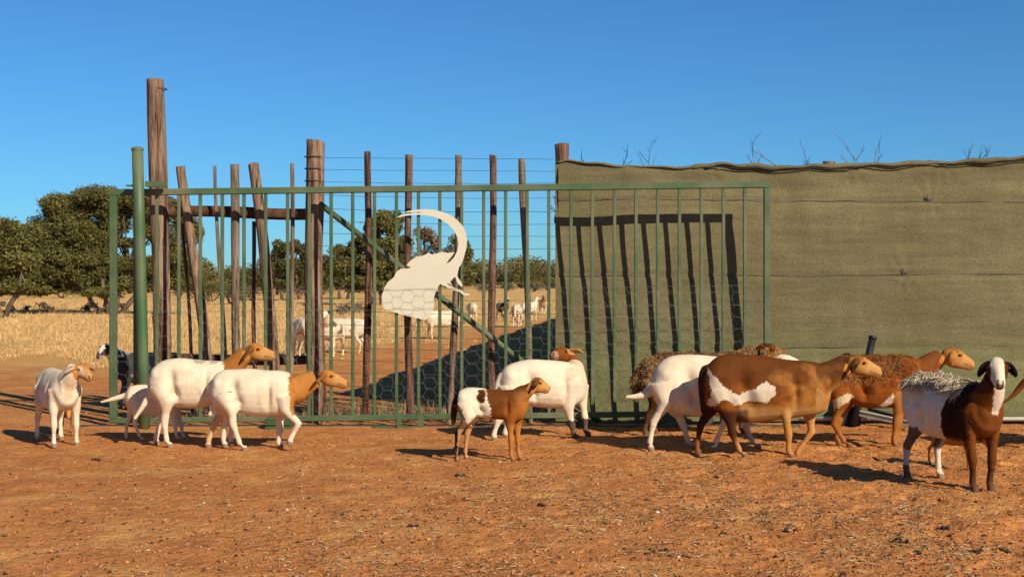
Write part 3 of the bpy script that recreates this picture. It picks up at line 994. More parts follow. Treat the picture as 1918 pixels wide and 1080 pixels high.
    co2 = co2+nv*dd_[:, None]
    if wool is not None:
        wm = wool['mask'](co[:, 0], co[:, 1], co[:, 2])
        co2 = co2 + nv*((0.008*vnoise(co*26+sd, 8)+0.007*vnoise(co*50+sd, 9)+0.004)*wm)[:, None]*s
    me2.vertices.foreach_set("co", co2.astype(np.float32).ravel())
    # coat colours
    h0 = np.array(H0); axn = np.array(ax)
    rel = co-h0; t = rel@axn/L
    hdist = np.linalg.norm(rel-np.outer(np.clip(t, -.2, 1.05)*L, axn), axis=1)/Lh
    on_head = (hdist < 0.42) & (t > -0.25)
    ed = np.full(n, 9.0)
    for (a_, b_) in ears:
        a_ = np.array(a_); b_ = np.array(b_); ab = b_-a_
        k = np.clip(((co-a_)@ab)/(ab@ab), 0.12, 1); ed = np.minimum(ed, np.linalg.norm(co-(a_+k[:, None]*ab), axis=1))
    wob = 0.007*fbm(co*11+sd, 2, 5)+0.011*vnoise(co*75+sd, 25); wob2 = 0.007*fbm(co*11+sd+50, 2, 6)+0.011*vnoise(co*75+sd+9, 26)
    K = dict(u=co[:, 0]+wob, v=co[:, 1], z=co[:, 2]+wob2, t=t, head=on_head, hd=hdist, ear=ed < 0.036*s, n=fbm(co*6+sd, 4, 7), n2=fbm(co*20+sd, 3, 17), UZ=UZ, s=s, N=n,
             upd=(rel@np.array(up))/Lh, side=(rel@np.array(side))/Lh)
    K['U'] = lambda px, py=700: UZ(px, py)[0]
    K['poly'] = lambda pts: in_poly(K['u'], K['z'], [(UZ(p[0], p[1], -0.12*s)[0], UZ(p[0], p[1], -0.12*s)[2]) for p in pts])
    col = np.tile(WHITE, (n, 1)).astype(float)
    col = coat(K, col)
    # nose, mouth line, hooves
    def put(m, c, a=1.0):
        col[m] = col[m]*(1-a)+np.asarray(c)*a
    put((t > 0.93) & (hdist < .3) & (np.abs(K['side']) > 0.035) & (np.abs(K['side']) < 0.10) & (K['upd'] > 0.0), DARK, .8)
    put((t > 0.60) & on_head & (np.abs(K['upd']+0.055) < 0.022), DARK, .55)
    low = np.zeros(n, bool)
    for f_ in feet:
        low |= (np.linalg.norm(co-np.array(f_), axis=1) < 0.048*s)
    put(low, HOOF, .75)
    col = np.clip(col*(1+0.05*K['n2'])[:, None], 0.004, 0.9)
    stain = np.clip(K['n']*.9-.15, 0, 1)*np.clip((.58*s-co[:, 2])/(.25*s), 0, 1)*.5
    col = col*(1-stain[:, None])+col*np.array((.86, .70, .50))*stain[:, None]
    # dusty red shins and belly fringe
    du = np.clip((0.16*s-co[:, 2])/(0.16*s), 0, 1)*0.22
    col = col*(1-du[:, None])+np.array((0.42, 0.2, 0.1))*du[:, None]
    ca = me2.color_attributes.new("coat", 'FLOAT_COLOR', 'POINT')
    cc = np.ones((n, 4), np.float32); cc[:, :3] = col; ca.data.foreach_set("color", cc.ravel())
    me2.materials.clear(); me2.materials.append(M['coat'])
    me2.polygons.foreach_set("use_smooth", np.ones(len(me2.polygons), bool))
    me2.name = name
    ob = link(name, me2)
    ob.location = (X0, Y0, 0); ob.rotation_euler = (0, 0, psi)
    tag(ob, label, cat, group)
    # eyes
    if vox < 0.012:
        for sd_ in (-1, 1):
            c = H0+ax*(0.32*L)+up*(0.125*Lh)+side*(sd_*0.238*Lh*headw)
            bm = bmesh.new(); bmesh.ops.create_uvsphere(bm, u_segments=10, v_segments=8, radius=0.05*Lh)
            for v_ in bm.verts: v_.co = v_.co*Vector((1.15, 1, 0.7))+c
            m_ = bpy.data.meshes.new("eye"); bm.to_mesh(m_); bm.free(); m_.materials.append(M['eye'])
            m_.polygons.foreach_set("use_smooth", [True]*len(m_.polygons)); link("eye", m_, ob)
    if wool is not None and vox < 0.0115:
        # short lie-flat hair over the skin
        rg = np.random.RandomState(sd+5)
        cand = rg.randint(0, n, int(15000*min(1, s*s*1.2))); cand = cand[co[cand, 2] > .05*s]
        base = co2[cand]-nv[cand]*0.002; nn = nv[cand]; k_ = len(cand)
        flow = np.stack([np.full(k_, -sg*.8), np.zeros(k_), np.full(k_, -.75)], 1)+rg.normal(0, .30, (k_, 3))
        flow = flow-nn*np.sum(flow*nn, 1)[:, None]; flow /= np.linalg.norm(flow, axis=1)[:, None]
        d1 = flow+nn*rg.uniform(.12, .5, k_)[:, None]; d1 /= np.linalg.norm(d1, axis=1)[:, None]
        hl = np.where(K['head'][cand] | (co[cand, 2] < .3*s), .009, .018)*rg.uniform(.6, 1.3, k_)*s
        wv = np.cross(d1, nn); wv /= np.linalg.norm(wv, axis=1)[:, None]+1e-9; wv *= .0022
        V = np.stack([base-wv, base+wv, base+d1*hl[:, None]], 1).reshape(-1, 3)
        cc = np.clip(col[cand]*rg.uniform(.78, 1.16, k_)[:, None], 0, .85)
        link("hair", np_mesh("hair", V, np.arange(k_*3).reshape(-1, 3), M['wool'], np.repeat(cc, 3, 0)), ob)
    if wool is not None:
        rg = np.random.RandomState(sd)
        wgt = wool['mask'](co[:, 0], co[:, 1], co[:, 2])
        cand = np.where(wgt > 0.15)[0]
        cand = rg.choice(cand, wool['count'], p=wgt[cand]/wgt[cand].sum())
        base = co2[cand]+nv[cand]*0.004; nn = nv[cand]
        fq = 13.0     # neighbouring strands fall together in locks
        lock = np.stack([vnoise(base*fq+q_, 30+q_) for q_ in (1, 2, 3)], 1)
        drift = np.array((-.45*sg, 0, -.45))+lock*1.15+rg.normal(0, .22, (len(cand), 3))
        Ls = (wool['len']*rg.uniform(.5, 1.3, len(cand)))[:, None]
        d1 = nn*0.32+drift*0.7; d1 /= np.linalg.norm(d1, axis=1)[:, None]
        d2 = nn*0.1+drift+np.array((0, 0, -.5)); d2 /= np.linalg.norm(d2, axis=1)[:, None]
        sdv = np.cross(d1, rg.normal(0, 1, (len(cand), 3))); sdv /= np.linalg.norm(sdv, axis=1)[:, None]; wv = sdv*wool.get('w', .005)
        p1 = base+d1*Ls*.5; p2 = p1+d2*Ls*.5
        V = np.stack([base-wv, base+wv, p1+wv, p1-wv, p2+wv*.25, p2-wv*.25], 1).reshape(-1, 3)
        k = np.arange(len(cand))[:, None]*6
        Fc = np.concatenate([k+np.array([[0,1,2,3]]), k+np.array([[3,2,4,5]])])
        cc = col[cand]*rg.uniform(.55, 1.35, len(cand))[:, None]
        if 'color' in wool:
            cc = np.array(wool['color'])*rg.uniform(.5, 1.25, len(cand))[:, None]
        link("wool", np_mesh("wool", V, Fc, M['wool'], np.repeat(np.clip(cc, 0, .85), 6, 0)), ob)
    return ob

def ssin(x): return np.clip(x, 0, 1)
def blend(col, m, c, a=1.0):
    if m.dtype == bool: m = m.astype(float)
    m = (m*a)[:, None]
    return col*(1-m)+np.asarray(c)*m

def face(K, col, base, light=None, dark=None):
    """head colour with paler muzzle and darker poll"""
    col = blend(col, K['head'], base)
    if light is not None: col = blend(col, K['head'] & (K['t'] > 0.45), light, .55); col = blend(col, K['head'] & (np.abs(K['side']) > .16) & (K['upd'] < .05) & (K['t'] > 0), light, .35)
    if dark is not None: col = blend(col, K['head'] & (K['upd'] > 0.17) & (K['t'] < .25), dark, .6)
    return col

# -- white ewe with tan head walking (front one of the pair by the motor)
def coat_D(K, col):
    nb = K['u'] > K['U'](547)-0.10*(K['z']-0.45)
    col = blend(col, nb & (K['z'] > .30), TAN)
    col = blend(col, nb & (K['z'] > .30) & (K['n'] > 0.1) & ~K['head'], RUST, .45)
    col = face(K, col, TAN*1.05, LTAN, None)
    col = blend(col, K['ear'], RUST, .35)
    col = blend(col, (K['z'] < 0.30) & (K['u'] < K['U'](412)), LTAN, .6)
    col = blend(col, (K['n'] > .35) & (K['z'] > .4) & ~nb, CREAM, .35)
    return col
make_sheep("white ewe with tan neck and head, foreleg lifted, stepping past the green motor box", 470, 840, 0,
    [(396,716,742,.07),(404,701,758,.13),(420,692,768,.165),(450,690,773,.18),(480,691,779,.185),(512,693,779,.175),(535,696,776,.15),(549,703,768,.10)],
    [(530,727,0,.135),(553,728,0,.135),(574,717,0,.105),(592,709,0,.082)], [(606,704),(648,720)],
    [(-.10,[(424,735),(434,762),(436,793),(457,842)],False,True),(.10,[(414,735),(418,768),(402,793),(389,837)],False,True),
     (-.09,[(533,742),(536,768),(559,793),(541,834)],True,False),(.09,[(524,742),(524,775),(524,805),(524,841)],False,False)],
    [(398,720,0,.032),(402,740,0,.03),(403,757,-.02,.026),(391,779,-.03,.017)], coat_D, ear=(.75,-.55,-.55))

def coat_C(K, col):
    nb = K['u'] > K['U'](428)-0.35*(K['z']-0.62)
    col = blend(col, nb & (K['z'] > .5), TAN)
    col = blend(col, nb & (K['z'] > .5) & ~K['head'], RUST, .5)
    col = face(K, col, TAN, LTAN, None)
    col = blend(col, K['ear'], BROWN, .6)
    col = blend(col, (K['n'] > .3) & (K['z'] > .4) & ~nb, CREAM, .3)
    col = blend(col, (K['z'] > K['UZ'](380, 681)[2]) & (np.abs(K['u']-K['U'](385)) < .13) & (K['n2'] > .15) & ~nb, BROWN, .45)
    return col
make_sheep("white ewe with tan head held high over the back of the walking ewe", 350, 834, 0,
    [(280,700,730,.07),(288,687,745,.13),(305,675,756,.17),(335,670,762,.19),(365,672,764,.19),(395,674,760,.18),(418,676,752,.155),(433,683,742,.10)],
    [(415,706,0,.13),(434,691,0,.112),(449,673,0,.088),(461,661,0,.075)], [(469,656),(514,667)],
    [(-.10,[(303,720),(313,752),(308,792),(317,834)],False,True),(.10,[(297,720),(310,755),(302,785),(292,829)],False,True),
     (-.09,[(418,735),(420,760),(421,790),(420,828)],False,False),(.09,[(428,735),(430,760),(436,788),(432,820)],False,False)],
    [(282,706,0,.036),(284,728,-.02,.034),(271,755,-.04,.027),(251,785,-.05,.017)], coat_C, ear=(.75,-.7,-.45))

def coat_B(K, col):
    col = blend(col, K['head'], TAN)
    return col
make_sheep("small white lamb with outstretched tail half hidden behind the ewe's hind legs", 285, 823, 6,
    [(236,735,752,.05),(243,724,766,.09),(258,720,774,.11),(280,720,778,.12),(305,722,778,.12),(325,727,773,.1),(337,735,766,.06)],
    [(322,745,0,.08),(342,742,0,.07),(354,744,0,.055)], [(362,748),(386,760)],
    [(-.06,[(248,740),(257,765),(252,792),(267,830)],False,True),(.06,[(246,745),(249,768),(238,790),(237,826)],False,True),
     (-.06,[(322,750),(324,775),(328,797),(334,826)],False,False),(.06,[(328,750),(332,775),(340,797),(345,820)],False,False)],
    [(240,738,0,.026),(226,743,0,.028),(207,748,0,.022),(188,753,0,.011)], coat_B, s=.66, cat="lamb", vox=.0085, ear_len=.12)

def coat_E(K, col):
    fb = K['u'] > K['U'](925)+0.20*(0.42-K['z'])-.03
    col = blend(col, fb, RUST*1.15)
    col = blend(col, fb*np.clip(.5+(K['z']-.46+.2*K['n'])/.12, 0, 1), BROWN, .75)
    col = blend(col, fb*np.clip(.5+(K['u']-K['U'](966)+.08*K['n'])/.08, 0, 1), TAN, .6)
    col = blend(col, np.clip(.5+(.30-K['z'])/.04, 0, 1)*1.0, TAN, .85)
    sp = ((K['u']-K['U'](902))/(8.5/227))**2+((K['z']-K['UZ'](902, 739)[2])/(12.5/227))**2 < 1
    col = blend(col, sp, BROWN)
    col = blend(col, K['u'] < K['U'](858), DARK)
    col = blend(col, (K['u']+.5*K['z'] < K['U'](866)+.5*.42) & (K['z'] < .46) & (K['z'] > .26), BROWN, .8)
    col = face(K, col, TAN*1.1, LTAN, BROWN)
    nape = (K['u'] > K['U'](965)) & ~K['head']
    col = blend(col, nape*np.clip(.5+(K['z']-K['UZ'](985, 733)[2])/.06, 0, 1), BROWN, .85)
    col = blend(col, K['ear'], DARK, .75)
    return col
make_sheep("brown and white lamb with a brown spot on its flank standing alone", 915, 861, 0,
    [(855,738,758,.06),(862,729,770,.095),(880,724,777,.115),(905,726,782,.12),(935,730,785,.12),(960,729,789,.115),(975,730,785,.095),(985,738,775,.055)],
    [(962,750,0,.095),(978,738,0,.085),(989,731,0,.064),(997,725,0,.056)], [(1000,717),(1027,730)],
    [(-.06,[(868,752),(878,780),(857,812),(855,863)],False,True),(.06,[(868,752),(884,785),(875,812),(873,857)],False,True),
     (-.05,[(957,765),(955,793),(957,825),(960,862)],False,False),(.05,[(968,765),(968,795),(970,825),(974,860)],False,False)],
    [(857,742,0,.028),(851,765,0,.030),(849,795,0,.018)], coat_E, s=.74, hs=1.38, cat="lamb", vox=.008, ear=(.7,-.75,-.4), ear_len=.13)

def coat_F(K, col):
    back = (K['z'] > .60)
    col = blend(col, (K['u'] > .18) & (K['z'] > .47) & (K['n'] > -.2), CREAM, .5)
    nk = (K['v'] > .10) & (K['u'] > .15) & (K['z'] > .63)
    col = blend(col, nk, RUST)
    col = blend(col, K['head'], RUST*.9); col = blend(col, K['head'] & (K['t'] > .75), PINK, .5)
    col = blend(col, K['ear'], LTAN, .75)
    col = blend(col, (K['z'] < .17) & (K['u'] > 0), DARK, .9)
    return col
make_sheep("plump white ewe behind the spotted lamb, brown head turned back over her shoulder", 1015, 819, 12,
    [(937,700,725,.07),(945,688,740,.13),(962,680,752,.175),(995,673,760,.20),(1030,674,764,.205),(1060,677,763,.19),(1080,681,757,.16),(1094,692,745,.10)],
    [(1072,704,.0,.12),(1075,692,.12,.10),(1070,678,.20,.082),(1063,668,.24,.066)], [(1059,662,.24),(1035,667,.10)],
    [(.09,[(1086,722),(1090,748),(1096,785),(1100,812)],False,False),(-.09,[(1066,730),(1064,765),(1072,798),(1078,818)],False,False),
     (-.09,[(955,720),(962,755),(932,790),(925,827)],False,True),(.09,[(960,720),(967,755),(950,790),(947,819)],False,True)],
    [(939,703,0,.035),(933,720,0,.034),(930,742,0,.02)], coat_F, ear=(.9,.05,-.5))

def coat_G(K, col):
    col = blend(col, (K['n'] > .2) & (K['z'] > .5), CREAM, .25)
    return blend(col, (K['z'] < .22) & (K['n'] > -.1), GREY, .5)  # grey put into the lower legs for the brown ewe's shadow
make_sheep("white-rumped ewe with tail swung out, behind the big brown ewe", 1320, 840, 0,
    [(1222,705,735,.07),(1230,685,755,.13),(1250,668,768,.175),(1285,662,777,.19),(1325,666,779,.19),(1370,669,775,.18),(1408,673,765,.16),(1428,682,755,.10)],
    [(1405,706,0,.13),(1428,694,.02,.11),(1446,684,.03,.088)], [(1460,677,.03),(1507,690,.03)],
    [(-.10,[(1240,715),(1248,755),(1224,790),(1218,834)],False,True),(.10,[(1246,725),(1266,765),(1280,797),(1296,829)],False,True),
     (-.09,[(1400,740),(1384,765),(1358,788),(1338,834)],False,False),(.09,[(1405,740),(1400,770),(1397,800),(1418,836)],False,False)],
    [(1226,718,0,.050),(1214,735,-.02,.043),(1195,742,-.03,.028),(1172,743,-.03,.014)], coat_G, ear=(.9,-.1,-.5))

def coat_I(K, col):
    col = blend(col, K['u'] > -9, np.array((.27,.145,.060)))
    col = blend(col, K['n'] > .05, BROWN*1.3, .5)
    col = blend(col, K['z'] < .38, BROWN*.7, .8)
    col = face(K, col, RUST, LTAN, DARK)
    return col
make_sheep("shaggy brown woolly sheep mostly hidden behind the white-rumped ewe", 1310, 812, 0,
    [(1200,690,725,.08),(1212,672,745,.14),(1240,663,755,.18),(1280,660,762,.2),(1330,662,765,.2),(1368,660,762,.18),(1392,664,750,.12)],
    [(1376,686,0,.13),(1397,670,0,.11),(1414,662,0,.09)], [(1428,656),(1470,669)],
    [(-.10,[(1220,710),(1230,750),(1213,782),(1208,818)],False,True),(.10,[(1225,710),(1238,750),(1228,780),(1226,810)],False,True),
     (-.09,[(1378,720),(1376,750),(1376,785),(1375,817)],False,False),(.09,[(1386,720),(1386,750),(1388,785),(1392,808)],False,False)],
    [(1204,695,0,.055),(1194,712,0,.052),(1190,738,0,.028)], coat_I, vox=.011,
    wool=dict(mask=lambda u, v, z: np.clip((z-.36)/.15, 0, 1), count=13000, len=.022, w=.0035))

def sm(x, w): return np.clip(.5+x/w, 0, 1)
def coat_H(K, col):
    col = blend(col, K['u'] > -9, np.array((.22,.064,.009)))
    col = blend(col, sm(K['z']-.58+.20*K['n'], .2), BROWN*1.15, .7)
    col = blend(col, sm(K['n2']-.1, .6)*sm(K['z']-.45, .1), BROWN*.9, .3)
    col = blend(col, sm(K['u']-K['U'](1470)+.10*K['n'], .2)*sm(.58-K['z']+.25*K['n'], .2), TAN, .85)
    col = blend(col, sm(K['u']-K['U'](1440), .1)*sm(K['n2']-.15, .5)*sm(K['z']-.42, .1), BROWN, .3)
    col = blend(col, sm(.42-K['z'], .06)*sm(K['u']-K['U'](1378), .05), LTAN, .7)
    col = blend(col, (K['z'] < .30) & (K['u'] > K['U'](1440)), TAN*1.1, .7)
    p = [(1325,688),(1345,711),(1355,724),(1381,737),(1410,730),(1433,714),(1450,723),(1451,735),(1433,753),(1410,752),(1378,757),(1355,745),(1332,766),(1326,761),(1333,735),(1329,704)]
    col = blend(col, K['poly'](p), WHITE*.9)
    col = blend(col, (K['u'] < K['U'](1321)) & (K['z'] > .3), DARK*1.2, .85)
    col = blend(col, sm(K['U'](1400)-K['u'], .03)*sm(.40-K['z'], .05)*sm(K['z']-.15, .06), DARK*1.3, .8)  # dark painted over the upper hind legs for shade at the rear
    nk = (K['u'] > K['U'](1525)) & ~K['head']
    col = blend(col, nk*sm(K['z']-.66, .1), BROWN, .7)
    col = blend(col, nk*sm(.62-K['z'], .1)*sm(K['n2'], .5), LTAN, .5)
    col = face(K, col, TAN, LTAN, BROWN)
    col = blend(col, K['ear'], DARK*1.5, .75)
    return col
make_sheep("large rust-brown ewe with a white flank patch striding before the others", 1420, 853, -4,
    [(1316,697,735,.07),(1323,684,750,.13),(1341,669,768,.18),(1370,662,785,.205),(1400,663,792,.21),(1440,668,788,.205),(1475,672,783,.19),(1508,674,778,.175),(1532,678,774,.145),(1550,690,765,.09)],
    [(1520,714,0,.15),(1547,706,0,.135),(1568,692,0,.105),(1583,683,0,.082)], [(1597,679),(1647,699)],
    [(.10,[(1337,720),(1338,758),(1312,796),(1306,850)],False,True),(-.10,[(1347,725),(1364,772),(1372,812),(1394,855)],False,True),
     (-.09,[(1478,735),(1470,768),(1477,815),(1481,863)],False,False),(.09,[(1505,735),(1517,780),(1520,808),(1489,858)],True,False)],
    [(1320,690,0,.035),(1315,715,0,.036),(1316,745,0,.028),(1318,775,0,.016)], coat_H, ear=(.75,-.75,-.5))

def coat_J(K, col):
    col = blend(col, K['u'] > -9, RUST*1.12)
    col = blend(col, (K['z'] > .55) & (K['n'] > -.2), np.array((.20,.088,.030)), .6)
    col = blend(col, (K['u'] > K['U'](1668)) & (K['z'] < .50), TAN, .6)
    col = blend(col, K['poly']([(1648,760),(1672,735),(1672,752),(1660,764)]), WHITE*.9)
    col = blend(col, K['poly']([(1690,770),(1728,735),(1735,750),(1715,768)]), WHITE*.9)
    col = blend(col, K['poly']([(1540,760),(1585,735),(1600,742),(1560,768)]), CREAM)
    col = blend(col, (K['u'] < K['U'](1610)) & (K['z'] < .33), TAN, .5)
    nk = (K['u'] > K['U'](1722)) & ~K['head']
    col = blend(col, nk & (K['z'] > .62), RUST*.8, .6)
    col = face(K, col, TAN, LTAN, RUST)
    col = blend(col, K['ear'], TAN, .6)
    return col
make_sheep("brown ewe with curly wool on her back standing behind the striding ewe's head", 1640, 834, 0,
    [(1550,690,725,.08),(1558,678,740,.14),(1580,668,750,.18),(1620,666,763,.195),(1655,665,764,.195),(1685,665,760,.185),(1710,669,755,.16),(1727,679,745,.10)],
    [(1702,706,0,.135),(1728,693,0,.12),(1748,678,0,.095),(1763,668,0,.076)], [(1775,664),(1822,685)],
    [(-.10,[(1570,710),(1576,755),(1562,793),(1590,834)],False,True),(.10,[(1575,715),(1584,755),(1570,790),(1570,826)],False,True),
     (-.09,[(1690,725),(1683,757),(1678,793),(1676,837)],False,False),(.09,[(1694,725),(1688,757),(1683,793),(1680,829)],False,False)],
    [(1554,695,0,.04),(1549,715,0,.038),(1548,742,0,.02)], coat_J, ear=(.7,-.8,-.3),
    wool=dict(mask=lambda u, v, z: np.clip((z-.52)/.12, 0, 1)*np.clip((.36-u)/.05, 0, 1)*np.clip((u+.5)/.1, 0, 1), count=9000, len=.014, w=.003))

# -- local-frame sheep
def std_local(s=1.0, head_lo=False, stance=0.0):
    k = s
    torso = [(-.50,.66,.52,.07),(-.45,.72,.42,.13),(-.34,.75,.36,.18),(-.15,.76,.33,.205),(.05,.755,.325,.20),(.22,.76,.34,.185),(.36,.75,.37,.16),(.45,.70,.43,.10)]
    torso = [(a*k, b*k, c*k, d*k) for a, b, c, d in torso]
    def L(u, sd, hind):
        if hind: pts = [(-.30,.085*sd,.56),(-.25,.11*sd,.40),(-.40+u*.5,.10*sd,.235),(-.37+u,.10*sd,0)]
        else: pts = [(.30,.07*sd,.56),(.31,.09*sd,.38),(.34+u*.5,.088*sd,.205),(.34+u,.085*sd,0)]
        return (0.1*sd*k, [(p[0]*k, p[1]*k, p[2]*k) for p in pts], False, hind)
    legs = [L(stance, -1, False), L(-stance, 1, False), L(-stance, -1, True), L(stance, 1, True)]
    tail = [(-.49*k,0,.64*k,.035*k),(-.53*k,0,.55*k,.034*k),(-.54*k,0,.42*k,.018*k)]
    return torso, legs, tail

def coat_K(K, col):
    fr = K['u'] > 0.10+0.30*(K['z']-.5)
    col = blend(col, ~fr & (K['n'] > -.1), GREY*1.7, .25)
    col = blend(col, fr, BROWN*.9)
    chest = (K['u'] > .34) & (K['z'] > .3)
    col = blend(col, chest, RUST*.9, .8)
    col = blend(col, fr & (K['u'] < .36) & (K['z'] > .36), DARK, .75)
    col = blend(col, fr & (K['z'] < .36), RUST*.75, .6)
    col = blend(col, fr & (K['z'] < .16), DARK, .7)
    nk = (K['z'] > .70) & (K['u'] > .30) & ~K['head']
    col = blend(col, nk, DARK, .7)
    th = (K['u'] > .42) & (K['z'] > .54) & (K['z'] < .78) & (np.abs(K['v']+.005) < .020+.20*(K['z']-.54)) & ~K['head']
    col = blend(col, th, WHITE*.95)
    # hind legs: dark thigh and fetlock, pale shank on one side
    hd = K['u'] < -.2
    col = blend(col, hd & (K['z'] < .40) & (K['z'] > .22), DARK, .85)
    col = blend(col, hd & (K['z'] < .22) & (K['v'] < 0), GREY*1.2, .7)
    col = blend(col, hd & (K['z'] < .10) & (K['v'] < 0), BLACK, .9)
    # face: white blaze, dark cheeks
    col = blend(col, K['head'], BROWN)
    col = blend(col, K['head'] & (np.abs(K['side']+.02) < .155) & ((K['t'] > -.1) | (K['upd'] > 0)) & (K['upd'] > -.08), WHITE)
    col = blend(col, K['head'] & (K['t'] > .9) & (np.abs(K['side']) < .09) & (K['upd'] < .06), BROWN, .8)
    col = blend(col, K['head'] & (K['upd'] < -.09), DARK, .7)
    col = blend(col, K['ear'], DARK)
    return col
to, lg, tl = std_local(1.0)
lg = [(-.1,[(.30,-.09,.56),(.32,-.10,.38),(.34,-.085,.21),(.34,-.072,0)],False,False),(.1,[(.30,.09,.56),(.32,.10,.38),(.34,.08,.21),(.34,.066,0)],False,False),
      (-.1,[(-.30,-.085,.56),(-.25,-.11,.40),(-.40,-.10,.235),(-.41,-.095,0)],False,True),(.1,[(-.30,.085,.56),(-.22,.12,.40),(-.34,.125,.235),(-.31,.13,0)],False,True)]
make_sheep("pied ewe facing out, white blaze, dark brown forequarters and tufted fleece on her back", 1783, 906, -70, to,
    [(.30,0,.585,.14),(.41,-.005,.665,.115),(.47,-.02,.75,.09),(.51,-.035,.82,.075)], [(1867,685,.545),(1873,721,.72)], lg, tl, coat_K, local=True, ear=(.75,-.75,-.05), ear_len=.10, earw=(.1, 1.0),
    wool=dict(mask=lambda u, v, z: np.clip((z-.66)/.06, 0, 1)*np.clip((.28-u)/.08, 0, 1)*np.clip((u+.46)/.1, 0, 1)*(np.abs(v) < .2), count=6500, len=.070, w=.0024, color=(.62,.50,.33)))

def coat_A(K, col):
    col = blend(col, K['n'] > .25, CREAM, .3)
    col = blend(col, (K['u'] > .36) & (K['z'] > .42) & (K['z'] < .62) & (np.abs(K['v']) < .04), LTAN, .4)  # tan strip painted down the throat for the shade there
    col = face(K, col, TAN, LTAN, None)
    col = blend(col, K['head'] & (np.abs(np.abs(K['side'])-.19) < .05) & (K['t'] > .1) & (K['t'] < .8) & (K['upd'] > -.1), WHITE, .55)
    col = blend(col, K['ear'], TAN*.9, .5)
    return col
to, lg, tl = std_local(.88)
lg = [(-.1,[(.25,-.08,.5),(.27,-.10,.335),(.29,-.10,.18),(.29,-.10,0)],False,False),(.1,[(.25,.08,.5),(.27,.10,.335),(.29,.095,.18),(.29,.10,0)],False,False),
      (-.1,[(-.27,-.08,.5),(-.22,-.10,.35),(-.35,-.10,.2),(-.33,-.11,0)],False,True),(.1,[(-.27,.08,.5),(-.22,.10,.35),(-.33,.10,.2),(-.27,.095,0)],False,True)]
make_sheep("small white ewe with tan face standing apart beyond the gate's end", 108, 828, -59, [(a, b*1.0, c, d*.92) for a, b, c, d in to],
    [(.26,0,.52,.12),(.355,.01,.585,.105),(.41,.03,.65,.085),(.44,.05,.70,.07)], [(150,690,.44),(168,708,.57)], lg, tl, coat_A, s=.88, hs=1.15, local=True, ear=(.95,-.35,-.25))

def tan_coat(K, col):
    return face(K, blend(col, K['u'] > -9, TAN), TAN, LTAN, None)
def small(label, px, foot, psi, s, coat, head, neck=None, cat="lamb", vox=.011, group=None, stance=.03, tail=None, ear=(.9,-.4,-.3), wool=None):
    to, lg, tl = std_local(s, stance=stance)
    nk = neck or [(.30,0,.60,.14),(.42,0,.70,.12),(.50,0,.80,.092),(.55,0,.87,.076)]
    nk = [(a*s, b*s, c*s, d*s) for a, b, c, d in nk]
    hd = tuple((p[0]*s, p[1]*s, p[2]*s) for p in head)
    return make_sheep(label, px, foot, psi, to, nk, hd, lg, tail or tl, coat, s=s, local='full', cat=cat, vox=vox, group=group, ear=ear, wool=wool)
UP = ((.56,0,.90),(.76,0,.81)); LOW = ((.62,0,.52),(.72,0,.34)); LOWN = [(.32,0,.60,.14),(.46,0,.62,.115),(.55,0,.58,.09),(.60,0,.54,.078)]
RIGHT = ((.55,-.02,.90),(.68,-.14,.82)); LEFT = ((.55,.02,.90),(.68,.14,.82))
small("tan lamb standing behind the small white ewe, only a leg showing", 125, 812, -70, .55, tan_coat, LOW, LOWN)
small("tan lamb seen only by its legs beneath the pied ewe's belly", 1786, 872, -58, .50, tan_coat, LOW, LOWN)

def pied(pt):
    def f(K, col):
        col = blend(col, K['n'] > .3, CREAM, .3)
        if pt == 1:
            col = blend(col, K['ear'], BROWN); col = blend(col, K['head'] & (np.abs(K['side']) > .15), RUST, .8)
        if pt == 2:
            col = blend(col, (K['n'] > .25), BROWN, .8); col = blend(col, K['ear'], DARK)
        if pt == 3:
            col = blend(col, (K['head']) | (K['u'] > .42*K['s']), TAN, .85)
        if pt == 4:
            col = blend(col, K['u'] > -9, BROWN); col = blend(col, (K['n'] > .2), WHITE, .6)
        return col
    return f
def coat_N(K, col):
    col = blend(col, K['u'] > -9, np.array((.055,.05,.046)))
    col = blend(col, (K['n'] > .12) & ~K['head'], GREY, .7)
    col = blend(col, (K['head']) & (K['upd'] > .1), WHITE); col = blend(col, K['ear'], BLACK)
    col = blend(col, (K['u'] > .3) & (K['z'] < .62) & (K['z'] > .40) & (np.abs(K['v']) < .08), WHITE)
    return col
small("dark pied sheep with black ears peering out behind the gate's end post", 280, 762, -158, .84, coat_N, ((.56,0,.84),(.70,.05,.70)), [(.30,0,.60,.14),(.42,0,.68,.12),(.50,0,.76,.092),(.55,0,.81,.076)], cat="sheep", ear=(1,-.1,-.1))
def coat_L(K, col):
    return blend(blend(col, K['u'] > -9, BROWN), K['n'] > .1, RUST, .5)
small("brown sheep leaving beyond the pied ewe, only its thin tail in view", 2028, 838, 4, 1.0, coat_L, UP, cat="sheep",
      tail=[(-.50,0,.60,.032),(-.57,0,.535,.027),(-.64,0,.46,.020),(-.72,0,.40,.014)])

